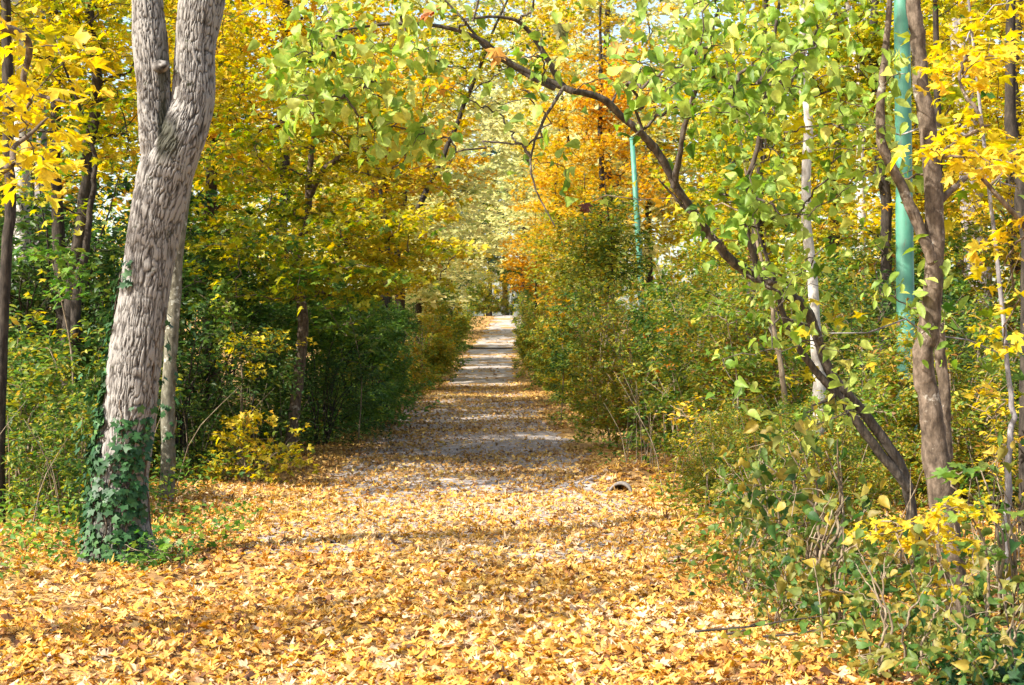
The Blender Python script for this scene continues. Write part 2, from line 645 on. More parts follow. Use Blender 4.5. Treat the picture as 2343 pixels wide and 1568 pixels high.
def build_tree(name, cat, label, base, stems, targets, tmpl, pal, size, per, sh, sv, bark, group=None, leafmat=None,
               tilt=.38, droop=.35, bias=0.0, biasf=None, amp=.22, jit=.16, freq=1.3, seed=0, up=.12, r_tip=.003, hang=False,
               grip=.3, sides=10, parts=('trunk', 'crown'), wob=.0, twj=.07, low=.8, t0=.2, maxlen=9.0, power=.48, keep=None):
    base = np.asarray(base, float)
    sk = Skeleton()
    for s in stems:
        sk.stem(s[0], s[1], sides=sides, n=max(14, 9 * len(s[0])), grip_from=s[2] if len(s) > 2 else grip, wob=wob)
    root = thing(name, label, cat, base, group)
    sk.grow(np.asarray(targets), up=up, jit=twj, low=low, maxlen=maxlen)
    v, q, t = tube_arrays(sk.stems + sk.polys(r_tip, power=power))
    link(parts[0], make_mesh(parts[0], v - base, t, q, bark, smooth=True), root)
    pos, tip = sk.leaf_spots(per, sh, sv, droop, t0=t0, flat=not hang)
    if keep is not None:
        k = keep(pos)
        pos, tip = pos[k], tip[k]
    n = len(pos)
    if hang:
        nr = norm(np.column_stack([rng.normal(0, 1, (n, 2)), rng.normal(.6, .7, n)]))
        tip = np.column_stack([rng.normal(0, .7, (n, 2)), rng.normal(-.65, .55, n)])
    else:
        nr = np.array([0, 0, 1.0]) + rng.normal(0, tilt, (n, 3))
    b = bias + (biasf(pos) if biasf else 0)
    c = colours(pal, pos, b, amp, jit, freq, seed)
    s = size * rng.uniform(.5, 1.25, n)
    v, f, fc = leaves(tmpl, pos, nr, tip, s, c)
    link(parts[1], make_mesh(parts[1], v - base, f, None, leafmat or M_leaf, fc), root)
    return root


def blob(n, c, r, shell=.55, holes=.0, seed=0, hfreq=1.2):
    """targets inside an ellipsoid, thinned by soft noise so the crown has gaps"""
    c, r = np.asarray(c, float), np.asarray(r, float)
    out = []
    ns = Noise3(seed + 77, freq=hfreq)
    got = 0
    while got < n:
        d = norm(rng.normal(0, 1, (n * 2, 3)))
        p = c + d * r * (rng.random((n * 2, 1)) ** shell)
        if holes > 0:
            p = p[ns(p) > -1.2 + holes * 1.6]
        out.append(p)
        got += len(p)
    return np.concatenate(out)[:n]


def pxblob(n, px, py, rx, ry, D0, D1):
    a = rng.uniform(0, 2 * math.pi, n)
    r = rng.random(n) ** .5
    D = rng.uniform(D0, D1, n)
    x = px + rx * r * np.cos(a)
    y = py + ry * r * np.sin(a)
    return np.column_stack([(x - 1171) / FPX * D, D, 1.6 - (y - 770) / FPX * D])


def trunk_px(D, pts, D1=None):
    """[(py, px, width_px)] -> points and radii"""
    n = len(pts)
    Ds = np.linspace(D, D1 if D1 else D, n)
    p = [W(x, y, d) for (y, x, w), d in zip(pts, Ds)]
    r = [w / 2 / FPX * d for (y, x, w), d in zip(pts, Ds)]
    return p, r


def at(x, y, dz=0.0):
    return np.array([x, y, float(ground_z(x, y)) + dz])


# ------------------------------------------------------------------ ground and path
M_ground = noise_mat('forest_soil', [(.09, .055, .028), (.2, .115, .045), (.34, .2, .07), (.44, .28, .1), (.26, .16, .06)], 26, bump=.5)
M_path = noise_mat('pale_gravel', [(.15, .125, .11), (.26, .225, .20), (.36, .315, .285), (.47, .42, .385)], 55, bump=.4)
gx = np.concatenate([-np.geomspace(600, 7.2, 30), np.linspace(-7, 7, 71), np.geomspace(7.2, 600, 30)])
gy = np.concatenate([-np.geomspace(300, 3, 14), np.linspace(0, 40, 121), np.linspace(41, 150, 70), np.geomspace(156, 900, 18)])
X, Y = np.meshgrid(gx, gy)
V = np.column_stack([X.ravel(), Y.ravel(), ground_z(X, Y).ravel()])
nx = len(gx)
i = (np.arange(len(gy) - 1)[:, None] * nx + np.arange(nx - 1)[None]).ravel()
Q = np.column_stack([i, i + 1, i + nx + 1, i + nx])
g = link('ground', make_mesh('ground', V, None, Q, M_ground, smooth=True))
g['kind'] = 'structure'

py_ = np.linspace(11, 118, 300)
u = np.linspace(-1, 1, 15)
cw = path_w(py_)[:, None] * (1 + .07 * np.sin(py_ * 1.9)[:, None] + .05 * np.sin(py_ * 4.7 + 1)[:, None])
X = path_c(py_)[:, None] + cw * u[None]
Y = np.repeat(py_[:, None], 15, 1)
Z = ground_z(X, Y) + .016 * (1 - u[None] ** 4) - .006
V = np.column_stack([X.ravel(), Y.ravel(), Z.ravel()])
i = (np.arange(299)[:, None] * 15 + np.arange(14)[None]).ravel()
Q = np.column_stack([i, i + 1, i + 16, i + 15])
p = link('path', make_mesh('path', V, None, Q, M_path, smooth=True))
p['kind'] = 'structure'

# a thin dark bar across the far path
ch_y = 83.0
ch = []
for k in np.linspace(-1.25, 1.25, 14):
    x = float(path_c(ch_y)) + k
    ch.append((x, ch_y + .25 * k, float(ground_z(x, ch_y)) + .03))
v, q, t = tube_arrays([(np.array(ch), np.full(14, .07), 8)])
tag(link('dark_cross_bar', make_mesh('dark_cross_bar', v, t, q, M_dark)), 'thin dark bar lying across the far gravel path', 'drain')

# ------------------------------------------------------------------ fallen leaves
def litter(y0, y1, per_m2, xlim, size, tmpl, pal, dens, lift=.035, tilt=.33, bias=0.0, amp=.2, jit=.28, seed=0):
    area = 0.5 * (xlim(y0) * 2 + xlim(y1) * 2) * (y1 - y0)
    n = int(area * per_m2)
    y = rng.uniform(y0, y1, n)
    x = rng.uniform(-1, 1, n) * xlim(y)
    k = rng.random(n) < dens(x, y)
    x, y = x[k], y[k]
    n = len(x)
    P = np.column_stack([x, y, ground_z(x, y) + .012 + rng.random(n) ** 1.6 * lift])
    Nn = np.array([0, 0, 1.0]) + rng.normal(0, tilt, (n, 3)) * [1, 1, .3]
    T = np.column_stack([rng.normal(0, 1, (n, 2)), np.zeros(n)])
    C = colours(pal, P, bias, amp, jit, 1.6, seed)
    return leaves(tmpl, P, Nn, T, size * rng.uniform(.55, 1.25, n), C)


def join(sets):
    VV, FF, CC, off = [], [], [], 0
    for v, f, c in sets:
        VV.append(v)
        FF.append(f + off)
        CC.append(c)
        off += len(v)
    return np.concatenate(VV), np.concatenate(FF), np.concatenate(CC)


nl = Noise3(91, freq=.9)


def dens_near(x, y):
    gravel = (np.abs(x - path_c(y) - .1) < path_w(y) * .72) * sstep(13.0, 15.5, y)
    d = 1 - .62 * gravel
    return np.clip(d + .18 * nl(np.column_stack([x * 1.4, y, 0 * x])), .12, 1)


def dens_mid(x, y):
    e = np.abs(x - path_c(y)) / path_w(y)
    d = np.where(e < .8, .52, .95)
    d = d * (1 + .5 * nl(np.column_stack([x * 1.4, y * .8, 0 * x])))
    d = np.where((y > 36) & (y < 47), d + .45, d)
    return np.clip(np.where(e > 2.2, d * .5, d), .05, 1)


def dens_far(x, y):
    e = np.abs(x - path_c(y)) / path_w(y)
    return np.where(e < .85, .05, .6) + .1 * nl(np.column_stack([x, y * .5, 0 * x]))


xl = lambda y: .36 * y + 1.2
sets = [
    litter(5.2, 10.5, 700, xl, .045, T_LITTER, 'litter', dens_near, .035, .15, .13),
    litter(10.5, 16.5, 540, xl, .046, T_LITTER_LO, 'litter', dens_near, .03, .15, .13),
    litter(16.5, 30, 330, lambda y: 4.6 + 0 * y, .042, T_LITTER_LO, 'litter_path', dens_mid, .035, .35),
    litter(30, 50, 170, lambda y: 4.2 + 0 * y, .05, T_LITTER_LO, 'litter_path', dens_mid, .035, .35, .05),
    litter(50, 112, 26, lambda y: 4.0 + 0 * y, .09, T_SIMPLE, 'litter_path', dens_far, .03, .35),
]
sets.append(litter(12.5, 36, 420, lambda y: 2.6 + 0 * y, .017, T_SIMPLE, 'litter_path', lambda x, y: np.clip(.75 - .02 * y + .3 * nl(np.column_stack([x * 2, y * 1.3, 0 * x])), .1, 1), .012, .3, -.12))
v, f, c = join(sets)
o = link('fallen_leaves', make_mesh('fallen_leaves', v, f, None, M_litter, c))
tag(o, 'fallen golden maple leaves covering the path and its verges', 'fallen leaves', kind='stuff')

# ------------------------------------------------------------------ the forked tree in front
FB = at(-2.84, 11.0)
ft = thing('forked_tree', 'thick grey forked tree with ridged bark at the left edge of the path', 'tree', FB)


def hero_tube(pts, rad, nu, nv, seed, flare=True, cap=True):
    p, r = smooth_path(pts, rad, nv)
    tan = norm(np.gradient(p, axis=0))
    a = np.empty((nv, 3))
    v = np.array([0, 1.0, 0])
    for i in range(nv):
        v = v - tan[i] * (v @ tan[i])
        v /= np.linalg.norm(v)
        a[i] = v
    b = np.cross(tan, a)
    s = np.concatenate([[0], np.cumsum(np.linalg.norm(np.diff(p, axis=0), axis=1))])
    th = np.arange(nu) / nu
    U, S = np.meshgrid(th, s)
    # interlacing ridges: stretched along the trunk and warped sideways
    cells = 84
    wv = vnoise2(U * 10, S * 3.2, 10, seed + 9) - .5 + .35 * (vnoise2(U * 22, S * 9, 22, seed + 8) - .5)
    w1 = vnoise2(U * cells + wv * 4 + S * 2.5, S * 10.5, cells, seed)
    w3 = vnoise2(U * cells * .75 + wv * 3 - S * 2.2, S * 14, int(cells * .75), seed + 5)
    w2 = vnoise2(U * cells * 4 + wv * 5, S * 26, cells * 4, seed + 1)
    furrow = np.minimum(np.abs(2 * w1 - 1) / .36, np.abs(2 * w3 - 1) / .26 + .08)
    ridge = np.clip(furrow, 0, 1) ** .7
    ridge = .82 * ridge + .18 * w2
    lump = vnoise2(U * 5, S * 2.0, 5, seed + 3) - .5
    disp = (ridge - .5) * .016 + lump * .035 * r[:, None] / .17
    if flare:
        root = np.exp(-S / .16) * (.05 * np.cos(U * 2 * math.pi * 5 + 1) + .03)
        disp = disp + root
    ang = U * 2 * math.pi
    ring = np.cos(ang)[..., None] * a[:, None] + np.sin(ang)[..., None] * b[:, None]
    V = (p[:, None] + ring * (r[:, None] + disp)[..., None]).reshape(-1, 3)
    i = np.arange(nv - 1)[:, None] * nu
    j = np.arange(nu)[None]
    k = (j + 1) % nu
    Q = np.stack([i + j, i + k, i + nu + k, i + nu + j], -1).reshape(-1, 4)
    return V, Q, ridge.ravel(), (p, r)


main = [(1300, 268, 165), (1240, 271, 143), (1150, 275, 132), (1082, 277, 124), (932, 298, 118), (781, 317, 122), (600, 343, 120), (450, 371, 126),
        (380, 388, 128), (310, 418, 116), (250, 440, 100), (200, 446, 98), (100, 448, 88), (0, 462, 98), (-150, 492, 84), (-420, 540, 66), (-800, 560, 40)]
left = [(430, 368, 60), (330, 362, 82), (250, 354, 75), (200, 352, 73), (100, 344, 76), (0, 337, 68), (-200, 322, 60), (-480, 290, 44), (-800, 270, 28)]
pm, rm = trunk_px(11.0, main)
pl, rl = trunk_px(10.97, left)
rm = [r * .96 for r in rm]
rl = [r * .95 for r in rl]
def moss_of(V):
    n = Noise3(55, freq=26)(V) * .5 + Noise3(56, freq=9)(V) * .5
    c1, c2 = W(393, 330, 10.85), W(372, 235, 10.9)
    d = np.exp(-(((V[:, 0] - c1[0]) / .09) ** 2 + ((V[:, 2] - c1[2]) / .26) ** 2)) + np.exp(-(((V[:, 0] - c2[0]) / .035) ** 2 + ((V[:, 2] - c2[2]) / .4) ** 2))
    foot = .7 * np.exp(-((V[:, 2]) / .55) ** 2)
    return np.clip(1.4 * (d + foot) + .35 * n - .45, 0, .85)


V1, Q1, R1, main_axis = hero_tube(pm, rm, 280, 620, 21)
V2, Q2, R2, left_axis = hero_tube(pl, rl, 150, 400, 33, flare=False)
V = np.vstack([V1, V2]) - FB
Q = np.vstack([Q1, Q2 + len(V1)])
# broken knot on the left stem
kb = W(374, 152, 10.86)
v, q, t = tube_arrays([(smooth_path([kb + [-.05, .03, 0], kb + [0, 0, .0], kb + [.03, -.02, .02]], [.06, .05, .035], 6)[0], np.array([.05, .048, .045, .04, .033, .022]), 12)])
link('knot', make_mesh('knot', v - FB, t, q, M_hero, smooth=True, vattr={'ridge': rng.random(len(v))}), ft)
sk = Skeleton()
sk.stem(main_axis[0][420::20], main_axis[1][420::20], n=12, grip_from=.55)
sk.stem(left_axis[0][250::15], left_axis[1][250::15], n=12, grip_from=.5)
tg = np.vstack([blob(150, (-2.3, 11.4, 8.2), (2.2, 2.2, 2.0), seed=3, holes=.4), blob(60, (-3.6, 10.8, 7.2), (1.6, 1.6, 1.4), seed=4, holes=.4)])
sk.grow(tg)
v, q, t = tube_arrays(sk.polys(.004, r_max=.06))
link('trunk', make_mesh('trunk', np.vstack([V, v - FB]), t + len(V), np.vstack([Q, q + len(V)]), M_hero, smooth=True,
                        vattr={'ridge': np.concatenate([R1, R2, np.full(len(v), .6)]), 'moss': np.concatenate([moss_of(np.vstack([V1, V2])), np.zeros(len(v))])}), ft)
pos, tip = sk.leaf_spots(16, .25, .06)
c = colours('maple_mix', pos, .12)
v, f, fc = leaves(T_MAPLE_LO, pos, np.array([0, 0, 1.]) + rng.normal(0, .4, pos.shape), tip, .07 * rng.uniform(.7, 1.2, len(pos)), c)
link('crown', make_mesh('crown', v - FB, f, None, M_leaf, fc), ft)

# ivy climbing it: leaves hug the bark, vines run between them
def ivy_on(axis, zones, size, lift=.03):
    p, r = axis
    s_z = p[:, 2]
    P, N, T, = [], [], []
    for z0, z1, a0, a1, n in zones:   # angle 0 faces the camera, + to the right
        z = rng.uniform(z0, z1, n)
        a = R(1) * rng.uniform(a0, a1, n)
        k = np.searchsorted(s_z, z).clip(0, len(p) - 1)
        d = np.column_stack([np.sin(a), -np.cos(a), np.zeros(n)])
        out = rng.uniform(.0, 1, n) ** 1.5 * lift
        P.append(p[k] + d * (r[k] + .014 + out)[:, None])
        N.append(d + [0, 0, .55] + rng.normal(0, .3, (n, 3)))
        T.append(np.column_stack([rng.normal(0, .5, (n, 2)), rng.normal(-.7, .4, n)]))
    P, N, T = map(np.concatenate, (P, N, T))
    C = colours('ivy', P, .0, .25, .2, 4, 3)
    return leaves(T_IVY, P, N, T, size * rng.uniform(.5, 1.25, len(P)), C)


v, f, c = join([
    ivy_on(main_axis, [(.02, .5, -95, 60, 300), (.45, .75, -100, 50, 130), (.45, 1.02, -15, 60, 110), (.7, 1.05, -110, -45, 100), (1.0, 1.35, -110, -60, 70),
                       (1.35, 1.75, -105, -70, 50), (1.7, 2.1, -100, -75, 22), (.7, 1.1, 10, 70, 26), (1.0, 1.8, 75, 105, 14), (1.95, 2.12, -35, -20, 9)], .05, .05),
    ivy_on(main_axis, [(.1, 1.35, -120, -70, 150), (.9, 1.8, -115, -80, 30)], .055, .2)])
vp = []
for a0, zt in ((-88, 2.05), (-70, 1.4), (-20, 1.15), (35, 1.1), (-45, .9), (92, 1.8), (10, .8)):
    z = np.linspace(0, zt, 22)
    a = R(1) * (a0 + np.cumsum(rng.normal(0, 4, 22)))
    k = np.searchsorted(main_axis[0][:, 2], z).clip(0, 619)
    vp.append((main_axis[0][k] + np.column_stack([np.sin(a), -np.cos(a), 0 * a]) * (main_axis[1][k] + .016)[:, None], np.full(22, .006), 5))
ivy = thing('climbing_ivy', 'dark green ivy climbing the foot of the thick forked trunk', 'ivy', FB)
link('leaf_cover', make_mesh('leaf_cover', v - FB, f, None, M_ivy, c), ivy)
v, q, t = tube_arrays(vp)
link('vine', make_mesh('vine', v - FB, t, q, M_brown, smooth=True), ivy)

# ------------------------------------------------------------------ left side
# thin lichen-spotted tree behind the forked one
p, r = trunk_px(14.6, [(1150, 380, 38), (1040, 384, 32), (930, 384, 33), (800, 391, 31), (600, 404, 31), (430, 424, 27), (300, 440, 24), (100, 452, 22), (-200, 470, 20), (-600, 500, 12)])
B = at(p[0][0], p[0][1])
p[0] = B - [0, 0, .05]
build_tree('lichen_tree', 'tree', 'thin pale lichen-spotted tree just behind the thick forked one', B, [(p, r, .7)],
           blob(90, (-2.6, 14.9, 6.4), (1.5, 1.5, 1.8), holes=.3, seed=8), T_MAPLE_LO, 'maple_mix', .07, 16, .22, .05, M_lichen, bias=.1, seed=8)
# ivy and hanging bits on it
Lb = B
axis = smooth_path(p, r, 200)
v, f, c = ivy_on(axis, [(.05, .5, -100, 100, 18), (.55, .95, -20, 110, 26), (.95, 1.5, 50, 110, 18)], .045, .05)
tag(link('young_ivy', make_mesh('young_ivy', v - Lb, f, None, M_ivy, c), None, Lb), 'young ivy leaves on the thin lichen-spotted trunk', 'ivy')

# young golden maple leaning beside the path, centre left
p, r = trunk_px(20.5, [(1040, 660, 30), (950, 672, 27), (850, 684, 26), (750, 693, 25), (680, 687, 23), (610, 676, 20), (560, 686, 18), (500, 705, 17), (420, 706, 15), (330, 715, 12), (220, 730, 8)])
B = at(p[0][0], p[0][1])
p[0] = B - [0, 0, .05]
p2 = [W(708, 450, 20.5), W(740, 390, 20.3), W(800, 350, 20), W(860, 335, 19.8)]
C2 = [(-2.2, 20.2, 3.8)]
tg = np.vstack([blob(230, (-2.7, 20.3, 3.3), (2.2, 2.2, 1.3), seed=12, holes=.35, shell=.45), blob(150, (-2.4, 20.6, 4.7), (1.8, 1.8, 1.0), seed=13, holes=.3),
                pxblob(75, 930, 560, 150, 110, 17.5, 20), pxblob(70, 600, 590, 180, 110, 17.5, 20), pxblob(40, 760, 660, 160, 60, 18, 20)])
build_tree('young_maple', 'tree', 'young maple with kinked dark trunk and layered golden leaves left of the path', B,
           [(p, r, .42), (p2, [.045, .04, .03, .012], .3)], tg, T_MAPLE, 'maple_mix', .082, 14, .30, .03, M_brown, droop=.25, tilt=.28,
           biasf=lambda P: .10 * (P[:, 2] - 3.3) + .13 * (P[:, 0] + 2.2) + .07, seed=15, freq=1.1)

# big golden maple whose trunk stands out of the frame on the left and whose boughs hang in at the top left
B = at(-4.9, 6.6)
tg = np.vstack([pxblob(13, 50, 140, 130, 130, 7.0, 8.6), pxblob(10, 20, 340, 110, 90, 7.0, 8.4), blob(55, (-5.4, 6.8, 5.2), (1.9, 2.3, 1.6), seed=21, holes=.4), blob(60, (-5.5, 9.0, 5.7), (1.3, 1.3, 1.5), seed=23, holes=.5)])  # last crown lobe, out of frame, added to dapple the forked trunk with shade
build_tree('golden_maple', 'tree', 'golden maple with large bright leaves hanging in at the top left corner', B,
           [([B - [0, 0, .05], B + [.05, 0, 1.5], B + [-.1, .1, 3.5], B + [0, .2, 6.2]], [.14, .11, .09, .03], .3),
            ([B + [0, .05, 2.6], W(-60, 60, 7.4), W(60, 200, 7.6), W(150, 235, 7.5)], [.04, .022, .014, .006], .4),
            ([B + [0, .05, 2.1], W(-120, 420, 7.2), W(40, 330, 7.4), W(110, 270, 7.5)], [.035, .02, .012, .005], .4)],
           tg, T_MAPLE, 'gold', .078, 9, .24, .06, M_brown, tilt=.35, droop=.4, bias=.05, seed=22, r_tip=.0028)

# mid-left golden maples behind
def maple(label, x, y, h, cz, rz_, rx, n, pal, per=16, size=.075, seed=0, bias=0., tr=.1, bark=None, tmpl=None, lean=(0, 0), holes=.35, group=None, name='maple_tree', biasf=None, sh=.3):
    B = at(x, y)
    st = [B - [0, 0, .05], B + [lean[0] * .2 + rng.normal(0, .06), lean[1] * .2, h * .3], B + [lean[0] * .6 + rng.normal(0, .12), lean[1] * .6, h * .62], B + [lean[0], lean[1], h * .97]]
    tg = blob(n, (x + lean[0] * .7, y + lean[1] * .7, B[2] + cz), (rx, rx, rz_), seed=seed, holes=holes, shell=.5)
    return build_tree(name, 'tree', label, B, [(st, [tr, tr * .8, tr * .55, tr * .15], .25)], tg, tmpl or T_MAPLE_LO, pal, size, per, sh, .05, bark or M_dark,
                      seed=seed, bias=bias, group=group, wob=.05, biasf=biasf)


maple('golden green maple filling the gap behind the thick forked trunk', -5.2, 18.0, 8.0, 4.9, 2.3, 2.3, 250, 'maple_mix', 20, .075, 31, .02, .1)
maple('golden maple at the left edge shading the path from outside the picture', -6.1, 14.2, 8.0, 5.6, 1.9, 1.9, 170, 'maple_mix', 18, .075, 30, .12, .1, lean=(.7, 0))
maple('tall golden maple rising behind the young kinked maple', -3.9, 26.0, 11.0, 7.0, 3.2, 2.7, 420, 'maple_mix', 18, .085, 32, .16, .12)
maple('rust tinted maple leaning over the path beyond the young kinked maple', -2.9, 33.0, 9.5, 5.6, 2.6, 2.2, 330, 'orange', 18, .085, 33, -.12, .11, lean=(.5, 0))
maple('yellow green maple deep in the woods at the far left edge', -8.0, 22.0, 10.0, 6.3, 3.0, 2.9, 380, 'maple_mix', 18, .09, 34, -.02, .13)
maple('slim leafy maple overhanging the left hedge midway', -3.4, 42.0, 9.0, 5.6, 3.0, 2.0, 300, 'gold', 18, .09, 35, -.1, .1)

maple('slim golden maple leaning high over the path', -3.2, 31.0, 9.4, 7.7, 1.9, 2.3, 210, 'maple_mix', 16, .08, 38, .14, .09, lean=(3.4, 0))
maple('slim golden maple leaning over the path from the right, high up', 3.4, 53.0, 14.5, 12.6, 2.4, 2.6, 220, 'gold', 16, .11, 39, .1, .1, lean=(-2.6, 0))
# bare dark trunks in the left woods
def bare_trunk(label, D, pts, bark, name='woodland_tree', group=None, top=9.0, nt=20, twig=1.0):
    p, r = trunk_px(D, pts)
    B = at(p[0][0], p[0][1])
    p[0] = B - [0, 0, .05]
    p.append(p[-1] + np.array([rng.normal(0, .3), rng.normal(0, .3), max(.6, top - p[-1][2])]))
    r.append(r[-1] * .35)
    root = thing(name, label, 'tree', B, group)
    sk = Skeleton()
    sk.stem(p, r, sides=12, n=40, grip_from=.35, wob=.015)
    top_p = p[-1]
    sk.grow(blob(nt, top_p - [0, 0, 1.5], (1.5 * twig, 1.5 * twig, 2.2), seed=int(D * 10)), up=.2)
    v, q, t = tube_arrays(sk.stems + sk.polys(.005, r_max=.05))
    link('trunk', make_mesh('trunk', v - B, t, q, bark, smooth=True), root)
    pos, tip = sk.leaf_spots(22, .35, .1)
    c = colours('maple_mix', pos, .05)
    v, f, fc = leaves(T_MAPLE_LO, pos, np.array([0, 0, 1.]) + rng.normal(0, .4, pos.shape), tip, .085 * rng.uniform(.7, 1.2, len(pos)), c)
    link('crown', make_mesh('crown', v - B, f, None, M_leaf, fc), root)
    return root


bare_trunk('dark trunk cut by the left edge of the picture', 13.0, [(1190, -4, 30), (800, -4, 26), (400, 0, 24), (0, 0, 24)], M_dark, top=8)
bare_trunk('pale sunlit trunk high up in the top left corner', 21.0, [(1050, 60, 44), (500, 55, 40), (50, 48, 36)], M_pale, top=9)
bare_trunk('dark upright trunk left of the thick forked tree', 18.5, [(1080, 150, 36), (750, 140, 32), (420, 128, 26), (200, 120, 22)], M_dark, top=8)
bare_trunk('dark leaning trunk forking behind the undergrowth at left', 17.0, [(1090, 170, 26), (700, 175, 22), (560, 192, 17), (430, 205, 13), (330, 212, 9)], M_dark, top=5)
bare_trunk('slim dark sapling trunk among the yellow leaves beyond the young maple', 30.0, [(950, 880, 16), (700, 882, 14), (560, 884, 12)], M_dark, top=6)
bare_trunk('grey trunk far back in the dark left woods', 24.0, [(980, 108, 30), (700, 105, 26), (400, 100, 24)], M_greybark, top=9)

# ------------------------------------------------------------------ shrubs
def shrub(name, label, x, y, h, rad, n, pal, tmpl, size, per, seed, nst=6, group=None, sh=.13, bark=None, bias=0., hang=False, jit=.16, cat='shrub', biasf=None, lowz=.12, holes=.3):
    B = at(x, y)
    r0 = np.random.default_rng(seed)
    stems = []
    for k in range(nst):
        a = r0.uniform(0, 6.28)
        d = rad * r0.uniform(.15, .75)
        e = B + [math.cos(a) * d, math.sin(a) * d, h * r0.uniform(.6, .95)]
        m = B + [math.cos(a) * d * .35, math.sin(a) * d * .35, h * .4]
        s = B + [math.cos(a) * .1, math.sin(a) * .1, -.04]
        stems.append(([s, m, e], [.006 + .005 * h, .005 + .003 * h, .003], .12))
    tg = blob(n, B + [0, 0, h * .52], (rad, rad, h * .5), shell=.42, seed=seed, holes=holes, hfreq=2.2)
    m_ = n // 5
    a_ = rng.uniform(0, 6.28, m_)
    d_ = rad * rng.uniform(.4, 1.05, m_)
    if lowz < .5:
        tg = np.vstack([tg, np.column_stack([B[0] + np.cos(a_) * d_, B[1] + np.sin(a_) * d_, B[2] + h * rng.uniform(.03, .3, m_)])])
    tg[:, 2] = np.maximum(tg[:, 2], B[2] + lowz * rng.uniform(.4, 1.6, len(tg)))
    return build_tree(name, cat, label, B, stems, tg, tmpl, pal, size, per, sh, .05, bark or M_stem, seed=seed, group=group, sides=6,
                      parts=('stem', 'foliage'), bias=bias, hang=hang, jit=jit, r_tip=.002, power=.4, tilt=.5, biasf=biasf, wob=.02)


LG = 'shrubs along the left side of the path'
RG = 'shrubs along the right side of the path'
sA = shrub('hedge_shrub', 'dense dark green shrub bulging over the path edge beyond the kinked maple', -3.0, 24.0, 2.7, 1.35, 360, 'hedge_green', T_OVAL, .052, 26, 41, group=LG, bark=M_dark)
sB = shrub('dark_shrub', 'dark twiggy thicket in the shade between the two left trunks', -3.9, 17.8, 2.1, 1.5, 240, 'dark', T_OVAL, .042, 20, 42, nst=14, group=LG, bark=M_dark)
sC = shrub('olive_shrub', 'olive twiggy shrub on the right bank just behind the concrete pipe', 2.6, 18.2, 2.6, 1.25, 360, 'olive', T_OVAL, .042, 30, 43, nst=12, group=RG, jit=.22, bias=-.08)
sD = shrub('mixed_shrub', 'tall mixed green and yellow shrub right of the path before the far green post', 1.5, 26.5, 3.3, 1.3, 380, 'hedge', T_OVAL, .05, 30, 44, nst=10, group=RG, jit=.2)
sE = shrub('grassy_shrub', 'low pale green and yellow shrub at the left path edge where the path narrows', -3.2, 33.5, 2.3, 1.1, 240, 'hedge', T_OVAL, .052, 32, 45, nst=10, group=LG, bias=.12, jit=.2)

cp = lambda s, label, x, y, rz, sc, grp: copy_thing(s, label, at(x, y), rz, sc, grp)
cp(sB, 'dark shrub under the layered golden leaves, left of the kinked trunk', -4.3, 21.0, 1.1, 1.15, LG)
cp(sB, 'dark shrub nearest the path edge, right of the kinked trunk', -2.75, 22.0, 2.3, .72, LG)
cp(sA, 'green shrub hugging the back of the dense dark shrub on the left', -3.6, 27.5, 2.0, 1.0, LG)
cp(sA, 'green shrub deep behind the kinked maple trunk', -4.7, 24.5, 4.0, 1.2, LG)
cp(sA, 'green shrub at the path edge where the gravel starts to narrow on the left', -2.75, 30.0, .9, .9, LG)
cp(sA, 'rounded green shrub beside the dense dark shrub, nearer the gravel', -2.75, 26.6, 3.0, .8, LG)
cp(sE, 'yellowing shrub bordering the left edge of the narrow path', -3.0, 38.5, 1.0, 1.05, LG)
cp(sE, 'yellowing shrub at the foot of the path rise on the left', -2.75, 45.5, 2.6, 1.0, LG)
cp(sE, 'shrub beside the first pale band of the rising path on the left', -3.15, 53.0, 4.0, 1.35, LG)
cp(sA, 'green shrub overhanging the rising path on the left', -3.5, 62.0, .6, 1.35, LG)
cp(sE, 'pale shrub halfway up the rising path on the left', -3.6, 72.0, 3.0, 1.5, LG)
cp(sE, 'shrub near the top of the rising path on the left', -3.75, 84.0, 5.0, 1.6, LG)
cp(sA, 'shrub at the crest of the path on the left', -4.2, 98.0, 1.5, 1.7, LG)
cp(sC, 'olive shrub between the near green post and the pale crooked trunk', 3.0, 16.8, 2.0, .95, RG)
cp(sC, 'olive shrub touching the path edge on the right in mid distance', 1.75, 21.3, 4.1, .85, RG)
cp(sD, 'mixed shrub in front of the far green post', 2.7, 22.5, 1.0, .75, RG)
cp(sD, 'mixed shrub just beyond the narrowing of the path on the right', 1.95, 32.5, 2.5, 1.0, RG)
cp(sC, 'olive shrub behind the far green post', 3.7, 31.0, 3.3, 1.25, RG)
cp(sE, 'yellow green shrub at the right edge where the path narrows', 1.45, 40.0, 1.9, 1.0, RG)
cp(sD, 'bushy shrub at the foot of the path rise on the right', 1.35, 47.5, 4.4, .95, RG)
cp(sE, 'bright shrub beside the rising path on the right', 1.35, 56.0, .3, 1.15, RG)
cp(sD, 'mixed shrub halfway up the rising path on the right', 1.45, 66.0, 5.2, 1.15, RG)
cp(sE, 'pale shrub near the top of the rising path on the right', 1.4, 78.0, 2.2, 1.25, RG)
cp(sD, 'shrub at the crest of the path on the right', 1.9, 95.0, .8, 1.3, RG)
cp(sC, 'olive brush in the woods behind the near green post', 5.2, 21.5, 5.0, 1.1, RG)
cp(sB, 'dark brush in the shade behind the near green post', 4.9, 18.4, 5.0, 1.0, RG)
cp(sA, 'green shrub between the near green post and the brown tree, further back', 5.6, 22.5, 5.0, 1.0, RG)
cp(sC, 'olive brush far right behind the pale grey trunk', 6.3, 21.5, 1.2, 1.2, RG)
cp(sD, 'green brush behind the pale crooked trunk', 3.9, 25.5, 3.0, .85, RG)

